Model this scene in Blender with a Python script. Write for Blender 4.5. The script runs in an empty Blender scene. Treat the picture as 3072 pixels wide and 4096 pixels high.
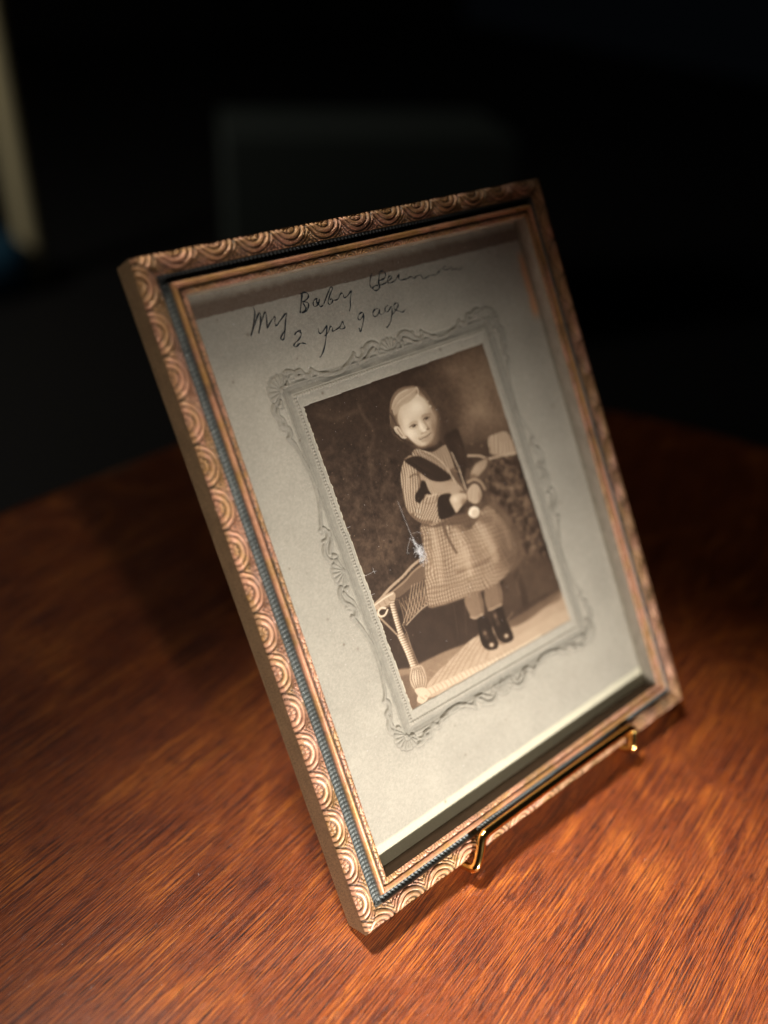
import bpy, math, random
import numpy as np
from mathutils import Vector, Matrix

# ------------------------------------------------------------------ camera, light, exposure
scene = bpy.context.scene
MM = 0.001
FW, FH, LEAN = 160.0, 207.17, 33.0              # frame width / height in mm, backward lean in degrees
GAP = 8.0                                        # height of the frame's bottom edge above the table, mm
a_ = math.radians(LEAN)
FRAME_M = Matrix.Translation((0, 0, GAP*MM)) @ Matrix.Rotation(math.radians(90-LEAN), 4, 'X')

cam_d = bpy.data.cameras.new('camera'); cam = bpy.data.objects.new('camera', cam_d)
scene.collection.objects.link(cam); scene.camera = cam
Rf = Matrix(((0.7731373954699562, -0.30216525065493904, 0.55763314914249), (-0.33467902017372214, -0.9412090633238664, -0.04599404931691818), (0.5387471774232232, -0.15106839647539677, -0.8288122938306733)))
# rows of Rf: the camera's right, down and forward axes in the frame's own coordinates
right, down, fwd = Rf[0], Rf[1], Rf[2]
cl = Matrix(((right[0], -down[0], -fwd[0], -0.09918), (right[1], -down[1], -fwd[1], 0.15943), (right[2], -down[2], -fwd[2], 0.23278), (0, 0, 0, 1)))
cam.matrix_world = FRAME_M @ cl
cam_d.sensor_fit = 'VERTICAL'; cam_d.sensor_height = 36.0; cam_d.lens = 31.68
cam_d.clip_start = 0.01; cam_d.clip_end = 20
cam_d.dof.use_dof = True; cam_d.dof.focus_distance = 0.280; cam_d.dof.aperture_fstop = 3.2

world = bpy.data.worlds.new('World'); scene.world = world; world.use_nodes = True
bg = world.node_tree.nodes['Background']; bg.inputs[0].default_value = (0.6, 0.75, 1.0, 1); bg.inputs[1].default_value = 0.0015

def lamp(name, kind, loc, target, energy, color, **kw):
    d = bpy.data.lights.new(name, kind); d.energy = energy; d.color = color
    for k, v in kw.items(): setattr(d, k, v)
    o = bpy.data.objects.new(name, d); scene.collection.objects.link(o); o.location = loc
    o.rotation_euler = (Vector(target)-Vector(loc)).to_track_quat('-Z', 'Y').to_euler(); return o
def polar(az, el, dist, tgt):
    az, el = math.radians(az), math.radians(el)
    return (tgt[0]+dist*math.cos(el)*math.sin(az), tgt[1]-dist*math.cos(el)*math.cos(az), tgt[2]+dist*math.sin(el))
KT = (0.015, 0.0, -0.02)
lamp('key_lamp', 'SPOT', polar(-7, 3, 0.70, KT), KT, 76, (1.0, 0.94, 0.885), shadow_soft_size=0.02, spot_size=math.radians(31), spot_blend=1.0)
lamp('side_fill', 'AREA', (-1.1, 2.0, 1.0), (0.6, 2.1, -0.1), 9, (0.95, 0.9, 0.78), spread=math.radians(145), shape='RECTANGLE', size=0.6, size_y=0.6)  # unseen area light, added for the post and a sheen from the left
lamp('overhead_fill', 'SPOT', (-0.08, 0.33, 0.95), (0.02, -0.115, 0), 92, (1.0, 0.88, 0.74), shadow_soft_size=0.07, spot_size=math.radians(24), spot_blend=1.0)  # unseen spot added overhead to brighten the near table

scene.view_settings.view_transform = 'Standard'; scene.view_settings.look = 'None'
scene.view_settings.exposure = 0.0; scene.view_settings.gamma = 1.0
rng = np.random.RandomState(7); random.seed(7)

# ------------------------------------------------------------------ numeric helpers
def catmull(p,closed,n=6):
    p=np.array(p,float); N=len(p)
    if N<3: return p
    out=[]
    for i in range(N if closed else N-1):
        if closed: a,b,c,d=p[(i-1)%N],p[i],p[(i+1)%N],p[(i+2)%N]
        else: a,b,c,d=p[max(i-1,0)],p[i],p[i+1],p[min(i+2,N-1)]
        for k in range(n):
            t=k/n; out.append(.5*((2*b)+(-a+c)*t+(2*a-5*b+4*c-d)*t*t+(-a+3*b-3*c+d)*t**3))
    if not closed: out.append(p[-1])
    return np.array(out)
def segdist(X,Y,p,closed):
    D=np.full(X.shape,1e9); n=len(p)
    for i in range(n if closed else n-1):
        a=p[i]; b=p[(i+1)%n]; d=b-a; l=d@d+1e-12
        t=np.clip(((X-a[0])*d[0]+(Y-a[1])*d[1])/l,0,1)
        D=np.minimum(D,np.hypot(X-a[0]-t*d[0],Y-a[1]-t*d[1]))
    return D
def inside(X,Y,p):
    c=np.zeros(X.shape,bool); n=len(p)
    for i in range(n):
        a=p[i]; b=p[(i+1)%n]
        if a[1]==b[1]: continue
        k=((a[1]>Y)!=(b[1]>Y))&(X<(b[0]-a[0])*(Y-a[1])/(b[1]-a[1])+a[0]); c^=k
    return c
def vnoise(X,Y,s,seed):
    rs=np.random.RandomState(seed); G=rs.rand(256,256)
    x=X/s+50; y=Y/s+50; xi=np.floor(x).astype(int); yi=np.floor(y).astype(int); fx=x-xi; fy=y-yi
    fx=fx*fx*(3-2*fx); fy=fy*fy*(3-2*fy); g=lambda i,j:G[i%256,j%256]
    return (g(xi,yi)*(1-fx)+g(xi+1,yi)*fx)*(1-fy)+(g(xi,yi+1)*(1-fx)+g(xi+1,yi+1)*fx)*fy-.5
def fbm(X,Y,s,seed): return vnoise(X,Y,s,seed)+.5*vnoise(X,Y,s/2,seed+1)+.25*vnoise(X,Y,s/4,seed+2)
def sst(x): x=np.clip(x,0,1); return x*x*(3-2*x)
def paint_print(shapes,nx,ny,PW,PH):
    X,Y=np.meshgrid(np.linspace(0,PW,nx),np.linspace(0,PH,ny)); I=np.full(X.shape,.2)
    dx=PW/(nx-1); dy=PH/(ny-1)
    for s in shapes:
        k=s[0]; pts=np.array(s[1])
        if k=='P': _,_,tone,f,a,sm=s; pad=f
        elif k=='L': _,_,w,tone,f,a=s; pad=w+f
        elif k=='B': _,_,rx,ry,rot,tone,a,hard=s; pad=2.6*max(rx,ry)
        elif k=='T': _,_,d,per,amp,f,bend=s; pad=f
        elif k=='N': _,_,sc,amp,f,seed=s; pad=f
        lo=pts.min(0)-pad; hi=pts.max(0)+pad
        i0,i1=max(0,int(lo[0]/dx)-1),min(nx,int(hi[0]/dx)+3); j0,j1=max(0,int(lo[1]/dy)-1),min(ny,int(hi[1]/dy)+3)
        if i1<=i0 or j1<=j0: continue
        x=X[j0:j1,i0:i1]; y=Y[j0:j1,i0:i1]; V=I[j0:j1,i0:i1]
        if k=='B':
            c,sn=np.cos(rot),np.sin(rot); u=((x-pts[0,0])*c+(y-pts[0,1])*sn)/rx; v=(-(x-pts[0,0])*sn+(y-pts[0,1])*c)/ry
            rr=np.hypot(u,v); m=sst((1.15-rr)/.3) if hard else np.exp(-rr*rr*1.2)
        elif k=='L':
            p=catmull(pts,False,4); D=segdist(x,y,p,False); m=sst((w/2+f/2-D)/max(f,.01))
        else:
            p=catmull(pts,True,4) if (k!='P' or sm) else pts
            D=segdist(x,y,p,True); D=np.where(inside(x,y,p),D,-D); m=sst((D+f/2)/max(f,.01))
        if k in 'PLB': V+= (tone-V)*m*a
        elif k=='T':
            nrm=np.array([-d[1],d[0]]); nrm/=np.hypot(*nrm); ph=(x*nrm[0]+y*nrm[1])/per+vnoise(x,y,4,7)*.9
            w=np.sin(2*np.pi*ph); V+= m*amp*sst((V-.3)/.2)*(w-.35*w*w*bend)
        elif k=='N': V+= m*amp*fbm(x,y,sc,seed)
    I+=.035*vnoise(X,Y,.3,11)+.03*vnoise(X,Y,3,12)
    return np.clip(I,0,1)


def lin(c):
    c = np.asarray(c, float)/255.0
    return np.where(c <= 0.04045, c/12.92, ((c+0.055)/1.055)**2.4)
def homog(src, dst):
    A = []
    for (x, y), (u, v) in zip(src, dst):
        A.append([x, y, 1, 0, 0, 0, -u*x, -u*y, -u]); A.append([0, 0, 0, x, y, 1, -v*x, -v*y, -v])
    return np.linalg.svd(np.array(A, float))[2][-1].reshape(3, 3)
def happly(H, x, y):
    w = H[2, 0]*x+H[2, 1]*y+H[2, 2]
    return (H[0, 0]*x+H[0, 1]*y+H[0, 2])/w, (H[1, 0]*x+H[1, 1]*y+H[1, 2])/w

def link(name, me, mat=None, parent=None):
    o = bpy.data.objects.new(name, me); scene.collection.objects.link(o)
    if mat: me.materials.append(mat)
    if parent: o.parent = parent
    return o
def grid_mesh(name, P, col=None, flip=False, smooth=True):
    """P: (ny, nx, 3) in metres; col: (ny, nx, 3) linear"""
    ny, nx = P.shape[:2]; me = bpy.data.meshes.new(name)
    idx = np.arange(ny*nx).reshape(ny, nx)
    f = np.stack([idx[:-1, :-1], idx[:-1, 1:], idx[1:, 1:], idx[1:, :-1]], -1).reshape(-1, 4)
    if flip: f = f[:, ::-1]
    me.vertices.add(ny*nx); me.vertices.foreach_set('co', P.reshape(-1).astype(np.float32))
    me.loops.add(f.size); me.loops.foreach_set('vertex_index', f.reshape(-1).astype(np.int32))
    me.polygons.add(len(f)); me.polygons.foreach_set('loop_start', (np.arange(len(f))*4).astype(np.int32))
    me.polygons.foreach_set('use_smooth', np.full(len(f), smooth))
    me.update(calc_edges=True)
    if col is not None:
        at = me.attributes.new('tone', 'FLOAT_COLOR', 'POINT')
        at.data.foreach_set('color', np.concatenate([col.reshape(-1, 3), np.ones((ny*nx, 1))], 1).reshape(-1).astype(np.float32))
    return me
def quads_mesh(name, V, F, smooth=False):
    me = bpy.data.meshes.new(name); me.from_pydata([tuple(v) for v in V], [], F); me.update()
    if smooth:
        for p in me.polygons: p.use_smooth = True
    return me
def box_mesh(name, x0, x1, y0, y1, z0, z1, s=MM):
    V = [(x*s, y*s, z*s) for z in (z0, z1) for y in (y0, y1) for x in (x0, x1)]
    return quads_mesh(name, V, [(0, 2, 3, 1), (4, 5, 7, 6), (0, 1, 5, 4), (2, 6, 7, 3), (0, 4, 6, 2), (1, 3, 7, 5)])
def tube_mesh(name, pts, r, n=16, sub=8, s=MM, taper=None):
    p = catmull(pts3(pts), False, sub) if len(pts) > 2 else np.array(pts, float)
    V, F = [], []; T = np.gradient(p, axis=0); T /= np.linalg.norm(T, axis=1)[:, None]
    u = np.cross(T[0], (0.3, 0.5, 0.81)); u /= np.linalg.norm(u)
    for i in range(len(p)):
        u = u-T[i]*(u@T[i]); u /= np.linalg.norm(u); v = np.cross(T[i], u)
        rr = r if taper is None else r*taper(i/(len(p)-1))
        for k in range(n):
            a = 2*math.pi*k/n; V.append((p[i]+rr*(math.cos(a)*u+math.sin(a)*v))*s)
    for i in range(len(p)-1):
        for k in range(n): F.append((i*n+k, i*n+(k+1) % n, (i+1)*n+(k+1) % n, (i+1)*n+k))
    F.append(tuple(range(n))[::-1]); F.append(tuple(range((len(p)-1)*n, len(p)*n)))
    return quads_mesh(name, V, F, True)
def pts3(p): return [tuple(q) for q in p]

# ------------------------------------------------------------------ materials
def mat(name):
    m = bpy.data.materials.new(name); m.use_nodes = True; nt = m.node_tree
    return m, nt, nt.nodes['Principled BSDF']
def node(nt, typ, **kw):
    n = nt.nodes.new(typ)
    for k, v in kw.items():
        if k.startswith('i_'): n.inputs[int(k[2:])].default_value = v
        else: setattr(n, k, v)
    return n
def attr_mat(name, rough, metal=0.0, bump=0.0, bscale=8000, speck=0.0, spec=0.5, bdist=0.0001):
    m, nt, b = mat(name); at = node(nt, 'ShaderNodeAttribute', attribute_name='tone')
    tc = node(nt, 'ShaderNodeTexCoord'); nz = node(nt, 'ShaderNodeTexNoise'); nz.inputs['Scale'].default_value = bscale
    nz.inputs['Detail'].default_value = 3; nt.links.new(tc.outputs['Object'], nz.inputs['Vector'])
    mx = node(nt, 'ShaderNodeMix', data_type='RGBA', blend_type='MULTIPLY'); mx.inputs[0].default_value = 1.0
    rp = node(nt, 'ShaderNodeMapRange'); rp.inputs[1].default_value = .3; rp.inputs[2].default_value = .7
    rp.inputs[3].default_value = 1-speck; rp.inputs[4].default_value = 1+speck
    nt.links.new(nz.outputs[0], rp.inputs[0]); nt.links.new(at.outputs['Color'], mx.inputs[6]); nt.links.new(rp.outputs[0], mx.inputs[7])
    nt.links.new(mx.outputs[2], b.inputs['Base Color'])
    b.inputs['Roughness'].default_value = rough; b.inputs['Metallic'].default_value = metal; b.inputs['Specular IOR Level'].default_value = spec
    if bump:
        bp = node(nt, 'ShaderNodeBump'); bp.inputs['Strength'].default_value = bump; bp.inputs['Distance'].default_value = bdist
        nt.links.new(nz.outputs[0], bp.inputs['Height']); nt.links.new(bp.outputs[0], b.inputs['Normal'])
    return m
M_GILT = attr_mat('aged_gilt', 0.42, 0.25, 0.55, 5000, 0.22)
M_SIDE = attr_mat('bronzed_side', 0.55, 0.3, 0.8, 1900, 0.55)
M_CARD = attr_mat('mount_card', 0.85, 0.0, 0.5, 3200, 0.07, 0.15)
M_PRINT = attr_mat('silver_print', 0.55, 0.0, 0.05, 3000, 0.03, 0.3)

m, nt, b = mat('pencil'); b.inputs['Base Color'].default_value = (.022, .028, .036, 1); b.inputs['Roughness'].default_value = .6; M_INK = m
m, nt, b = mat('brass'); b.inputs['Base Color'].default_value = (.80, .48, .15, 1); b.inputs['Metallic'].default_value = 1; b.inputs['Roughness'].default_value = .13; M_BRASS = m
nz = node(nt, 'ShaderNodeTexNoise'); nz.inputs['Scale'].default_value = 900; rp = node(nt, 'ShaderNodeMapRange')
rp.inputs[3].default_value = .08; rp.inputs[4].default_value = .22; nt.links.new(nz.outputs[0], rp.inputs[0]); nt.links.new(rp.outputs[0], b.inputs['Roughness'])
m, nt, b = mat('lint'); b.inputs['Base Color'].default_value = (.75, .72, .74, 1); b.inputs['Roughness'].default_value = .9; M_LINT = m
m, nt, b = mat('backing_board'); b.inputs['Base Color'].default_value = (.03, .022, .016, 1); b.inputs['Roughness'].default_value = .9; M_BACK = m
# thin clear pane: transparent with a fresnel sheen
m, nt, b = mat('window_glass'); nt.nodes.remove(b)
tr = node(nt, 'ShaderNodeBsdfTransparent'); tr.inputs[0].default_value = (.975, .985, .975, 1)
gl = node(nt, 'ShaderNodeBsdfGlossy'); gl.inputs['Roughness'].default_value = .02
lw = node(nt, 'ShaderNodeLayerWeight'); lw.inputs[0].default_value = .5; pw = node(nt, 'ShaderNodeMath', operation='POWER'); pw.inputs[1].default_value = 5
nt.links.new(lw.outputs['Facing'], pw.inputs[0]); fr = node(nt, 'ShaderNodeMath', operation='MULTIPLY_ADD'); nt.links.new(pw.outputs[0], fr.inputs[0]); fr.inputs[1].default_value = .9; fr.inputs[2].default_value = .035; ms = node(nt, 'ShaderNodeMixShader')
nt.links.new(fr.outputs[0], ms.inputs[0]); nt.links.new(tr.outputs[0], ms.inputs[1]); nt.links.new(gl.outputs[0], ms.inputs[2])
nt.links.new(ms.outputs[0], nt.nodes['Material Output'].inputs['Surface']); M_GLASS = m

# stained wood: fine open grain running at GRAIN degrees
GRAIN = 12.0
m, nt, b = mat('stained_wood'); M_WOOD = m; L_ = nt.links.new
tc = node(nt, 'ShaderNodeTexCoord'); rot = node(nt, 'ShaderNodeMapping'); rot.inputs['Rotation'].default_value = (0, 0, -math.radians(GRAIN))
L_(tc.outputs['Object'], rot.inputs['Vector'])
def stretched(sx, sy, detail=3, dist=0.0, rough=.5, src=None):
    mp = node(nt, 'ShaderNodeMapping'); mp.inputs['Scale'].default_value = (sx, sy, 1); L_((src or rot).outputs[0], mp.inputs['Vector'])
    n = node(nt, 'ShaderNodeTexNoise'); n.inputs['Scale'].default_value = 1; n.inputs['Detail'].default_value = detail
    n.inputs['Distortion'].default_value = dist; n.inputs['Roughness'].default_value = rough; L_(mp.outputs[0], n.inputs['Vector']); return n
# gentle warp of the grain lines
wn = stretched(14, 22, 2); sub = node(nt, 'ShaderNodeVectorMath', operation='SUBTRACT'); L_(wn.outputs['Color'], sub.inputs[0]); sub.inputs[1].default_value = (.5, .5, .5)
mulv = node(nt, 'ShaderNodeVectorMath', operation='MULTIPLY'); L_(sub.outputs[0], mulv.inputs[0]); mulv.inputs[1].default_value = (.0, .0025, 0)
addv = node(nt, 'ShaderNodeVectorMath', operation='ADD'); L_(rot.outputs[0], addv.inputs[0]); L_(mulv.outputs[0], addv.inputs[1])
fine = stretched(30, 2400, 4, 0, .7, addv); pores = stretched(170, 3300, 2, 0, .5, addv); blotch = stretched(45, 130, 3, .3, .6, addv); fig = stretched(7, 17, 1, 1.1, .35, addv)
wv = node(nt, 'ShaderNodeMath', operation='MULTIPLY'); L_(fig.outputs[0], wv.inputs[0]); wv.inputs[1].default_value = 44
sn = node(nt, 'ShaderNodeMath', operation='SINE'); L_(wv.outputs[0], sn.inputs[0])
def ramp(src, stops):
    r = node(nt, 'ShaderNodeValToRGB'); e = r.color_ramp.elements
    while len(e) < len(stops): e.new(.5)
    for el, (p, c) in zip(e, stops): el.position = p; el.color = (*c, 1)
    L_(src, r.inputs[0]); return r
base = ramp(fine.outputs[0], [(.36, (.06, .009, .003)), (.45, (.19, .032, .006)), (.53, (.50, .110, .013)), (.64, (.74, .23, .032))])
pr = ramp(pores.outputs[0], [(.34, (.18, .10, .08)), (.44, (1, 1, 1))])
bl = ramp(blotch.outputs[0], [(.30, (.62, .52, .48)), (.5, (1, 1, 1)), (.7, (1.0, 1.06, 1.0))])
fg = ramp(sn.outputs[0], [(.0, (.74, .66, .63)), (.55, (.88, .86, .86)), (.85, (1, 1, 1)), (1.0, (1.18, 1.3, 1.2))])
def mul(a, b_, f=1.0):
    x = node(nt, 'ShaderNodeMix', data_type='RGBA', blend_type='MULTIPLY'); x.inputs[0].default_value = f; L_(a, x.inputs[6]); L_(b_, x.inputs[7]); return x.outputs[2]
L_(mul(mul(mul(base.outputs[0], pr.outputs[0]), bl.outputs[0], .65), fg.outputs[0], .8), b.inputs['Base Color'])
b.inputs['Roughness'].default_value = .42; b.inputs['Specular IOR Level'].default_value = .5; b.inputs['Coat Weight'].default_value = .4; b.inputs['Coat Roughness'].default_value = .16
ad = node(nt, 'ShaderNodeMath', operation='ADD'); L_(fine.outputs[0], ad.inputs[0]); L_(pores.outputs[0], ad.inputs[1])
bp = node(nt, 'ShaderNodeBump'); bp.inputs['Strength'].default_value = 1.0; bp.inputs['Distance'].default_value = .00035
L_(ad.outputs[0], bp.inputs['Height']); L_(bp.outputs[0], b.inputs['Normal'])

def plain(name, c, rough=.7):
    m, nt, b = mat(name); nz = node(nt, 'ShaderNodeTexNoise'); nz.inputs['Scale'].default_value = 40
    r = node(nt, 'ShaderNodeMix', data_type='RGBA'); r.inputs[6].default_value = (*[x*.8 for x in c], 1); r.inputs[7].default_value = (*c, 1)
    nt.links.new(nz.outputs[0], r.inputs[0]); nt.links.new(r.outputs[2], b.inputs['Base Color']); b.inputs['Roughness'].default_value = rough; return m

# ------------------------------------------------------------------ tabletop (edge rounded, far side 0.93 m away)
def tabletop():
    # outline, clockwise from the left: far edge nearly parallel to the frame, rounding into the right-hand end
    out = [(-1.1, .123), (-.7, .185), (-.3, .247), (0, .2925)]+[(.10+.30*math.sin(t), .005+.302*math.cos(t)) for t in np.linspace(.15, 1.5, 14)]+[(.405, -.1), (.41, -.3), (.41, -.9), (.3, -1.0), (-1.0, -1.0), (-1.1, -.9)]
    O = np.array(out); n = len(O); d = np.roll(O, -1, 0)-np.roll(O, 1, 0); d /= np.linalg.norm(d, axis=1)[:, None]; N_ = np.stack([d[:, 1], -d[:, 0]], 1)
    V, F = [], []
    prof = [(0.010, 0.0), (0.004, -0.0015), (0.0, -0.006), (0.0, -0.022), (0.006, -0.026), (0.05, -0.026)]
    for off, z in prof:
        for k in range(n): V.append((O[k, 0]+N_[k, 0]*off, O[k, 1]+N_[k, 1]*off, z))
    for i in range(len(prof)-1):
        for k in range(n): F.append((i*n+k, i*n+(k+1) % n, (i+1)*n+(k+1) % n, (i+1)*n+k))
    F.append(tuple(range(n))[::-1]); F.append(tuple(range((len(prof)-1)*n, len(prof)*n)))
    return quads_mesh('tabletop', V, F)
tb = link('wooden_table', tabletop(), M_WOOD)
tb['label'] = 'reddish brown wooden tabletop with fine open grain under the framed photo'; tb['category'] = 'table'

# ------------------------------------------------------------------ the picture frame
frame = bpy.data.objects.new('picture_frame', None); scene.collection.objects.link(frame); frame.matrix_world = FRAME_M
frame.empty_display_size = .02
frame['label'] = 'ornate copper and gold picture frame leaning back with an old child portrait behind glass'; frame['category'] = 'picture frame'

PROF_T = [0, .5, 1.2, 3.2, 5.0, 5.6, 5.9, 6.6, 7.6, 8.3, 8.6, 9.0, 9.5, 10.0, 10.35, 10.6, 10.8, 11.6, 12.2, 12.4]
PROF_Z = [-1.1, -.45, .1, .5, -.1, -.5, -1.6, -2.3, -2.2, -1.2, 0.0, .75, 1.0, .7, -.3, -.45, .2, .3, 0, -.3]
PER = 12.53
COP, GOLD, PAT, PALE = lin((190, 136, 104)), lin((172, 130, 76)), lin((34, 39, 38)), lin((218, 172, 144))
def smooth_step(x): return sst(x)
def relief(s, t):
    """carved pattern of the rails; returns height (mm) and patina amount 0..1"""
    h = np.zeros_like(s); dark = np.zeros_like(s)
    # scalloped band: half medallions standing on the outer edge, nested chevrons between them
    sp = (s+PER/2) % PER-PER/2; d = np.hypot(sp, t*1.12+.2); th = np.arctan2(t+.25, sp)
    jit = .10*vnoise(s, t, 1.3, 31)
    groove = np.zeros_like(s)
    for rr, wd in ((2.6, .36), (4.5, .36), (6.12, .46), (7.1, .34), (8.0, .3)):
        groove = np.maximum(groove, 1-sst(np.abs(d+jit-rr)/wd))
    pet = 1-sst(np.abs(((th/math.pi*5)+.5) % 1-.5)/.15); pet *= (d < 2.6)*(d > .8)
    groove = np.maximum(groove, pet); groove = np.maximum(groove, (1-sst(np.abs(d-.85)/.22)))
    cut = (np.abs(((s-PER/2)/(PER/10)+.5) % 1-.5) < .14)*(t > 4.7)*(t < 5.4)*(d > 6.2)
    groove = np.maximum(groove, cut*.7)
    swell = .17*np.exp(-((d-3.55)/.75)**2)+.20*np.exp(-((d-5.3)/.6)**2)+.08*np.exp(-((d-6.6)/.4)**2)+.08*np.exp(-((d-7.5)/.4)**2)
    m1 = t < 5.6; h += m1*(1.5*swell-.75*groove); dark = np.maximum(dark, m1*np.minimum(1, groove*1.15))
    # twisted rope lying in the cove
    ph = (s+.35*(t-7))/1.38; rp = np.abs(np.sin(math.pi*ph)); m2 = (t >= 5.75)*(t <= 8.5)
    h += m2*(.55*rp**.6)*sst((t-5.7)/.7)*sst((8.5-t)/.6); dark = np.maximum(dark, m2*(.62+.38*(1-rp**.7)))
    # worn bead
    h += (t > 8.6)*(t < 10.2)*.08*vnoise(s, t, 2.2, 5)
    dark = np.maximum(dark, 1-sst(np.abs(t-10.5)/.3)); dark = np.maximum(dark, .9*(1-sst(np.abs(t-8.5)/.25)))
    # inner lip: eggs and darts
    q = PER/2; sq = (s+q/2) % q-q/2; de = np.hypot(sq/1.15, (t-12.6)); m3 = t > 10.6
    g2 = (1-sst(np.abs(de-1.75)/.22)); g2 = np.maximum(g2, .9*(1-sst(np.abs(de-.9)/.2)))
    sd = np.minimum(np.abs(sq-q/2), np.abs(sq+q/2)); dart = (1-sst(np.abs(sd-(t-10.6)*.32)/.16))
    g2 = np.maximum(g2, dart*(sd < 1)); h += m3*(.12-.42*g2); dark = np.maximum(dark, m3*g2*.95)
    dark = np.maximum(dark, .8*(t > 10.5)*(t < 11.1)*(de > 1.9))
    return h, dark
def rail(idx, L, phase, place):
    def strip(name, t0, t1, dt, ds, material, parent, wear=1.0, extra=None):
        tt = np.unique(np.concatenate([np.arange(t0, t1, dt), [t1]])); n = int(L/ds)
        u = np.linspace(0, 1, n); T, U = np.meshgrid(tt, u, indexing='ij')
        g = .11; S = (T+g)+U*(L-2*(T+g)); h, dark = relief(S-phase, T)
        Z = np.interp(T, PROF_T, PROF_Z)
        edge = sst(np.minimum(U*(L-2*T), (1-U)*(L-2*T))/.8); Z = Z+h*(.35+.65*edge)
        if extra is not None: Z = extra(S, T, Z)
        nzb = vnoise(S+idx*170, T*3, 7, 41)+.6*vnoise(S+idx*90, T*2, 2.2, 43); w = sst(nzb*1.6+.5)[..., None]
        col = COP*(1-w)+GOLD*w; hi = np.clip(sst(vnoise(S, T, .7, 51)+.35)*.25+sst(h/.35)*.3, 0, 1)[..., None]; col = col*(1-hi)+PALE*hi
        rub = sst(vnoise(S+idx*33, T, .45, 61)*1.3+.5)[..., None]
        dk = dark[..., None]*(.88+.12*rub); m2c = ((T > 5.7)*(T < 8.5))[..., None]; col = np.where(m2c, lin((126, 132, 128)), col); col = col*(1-dk)+PAT*dk*(1+.5*rub); col = np.where(m2c & (idx == 2), col*.3, col)  # top rail's rope darkened: the blackness of its cove is painted in
        col = col*(.86+.22*vnoise(S, T, .3, 71)[..., None]+.34*fbm(S+idx*71, T*2, 13, 73)[..., None]); grime = sst(fbm(S+idx*57, T*1.3, 5, 77)*2-.25)[..., None]*.35; col = col*(1-grime)+PAT*1.2*grime
        x, y = place(S, T); P = np.stack([x, y, Z], -1)*MM
        return link(name, grid_mesh(name, P, np.clip(col, 0, 1)), material, parent), S, T
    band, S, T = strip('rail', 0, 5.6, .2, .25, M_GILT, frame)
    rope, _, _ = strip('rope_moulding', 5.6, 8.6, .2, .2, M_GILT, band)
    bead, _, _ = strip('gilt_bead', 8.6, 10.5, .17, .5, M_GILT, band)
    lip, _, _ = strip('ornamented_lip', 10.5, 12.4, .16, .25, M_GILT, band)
    # outer side and inner wall
    n = int(L/1.2)
    def wall(name, t, z0, z1, c, material, flip):
        u = np.linspace(0, 1, n); zz = np.linspace(z0, z1, 7); Zg, U = np.meshgrid(zz, u, indexing='ij')
        S = t+U*(L-2*t); Tt = np.full_like(S, t); x, y = place(S, Tt)
        col = lin(c)*(1+.35*vnoise(S*.4, Zg*6, 1.1, 81+idx)[..., None]+.1*vnoise(S, Zg, .6, 3)[..., None])
        return link(name, grid_mesh(name, np.stack([x, y, Zg], -1)*MM, np.clip(col, 0, 1), flip), material, band)
    wall('outer_side', 0.02, -10.8, -.72, (150, 124, 92), M_SIDE, False)
    wall('inner_wall', 12.4, -.32, -6.4, ((50, 38, 26), (150, 142, 128), (150, 140, 122), (120, 108, 90))[idx], M_CARD, False)  # light and shade painted in per wall: bottom shaded, top and right lit
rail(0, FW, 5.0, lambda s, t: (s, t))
rail(1, FH, 3.0, lambda s, t: (FW-t, s))
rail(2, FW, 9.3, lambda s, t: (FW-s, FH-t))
rail(3, FH, 70.9 % PER, lambda s, t: (t, FH-s))
bk = link('backing_board', box_mesh('backing_board', 1.2, FW-1.2, 1.2, FH-1.2, -10.6, -7.2), M_BACK, frame)
core = []   # solid core of the rails, just under the carved skin, so the mitres close on dark wood
for nm, (x0, x1, y0, y1) in dict(b=(1, FW-1, 1, 5.2), t=(1, FW-1, FH-5.2, FH-1), l=(1, 5.2, 5.2, FH-5.2), r=(FW-5.2, FW-1, 5.2, FH-5.2)).items():
    link('rail_core', box_mesh('rail_core', x0, x1, y0, y1, -7.2, -1.7), M_BACK, frame)

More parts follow.
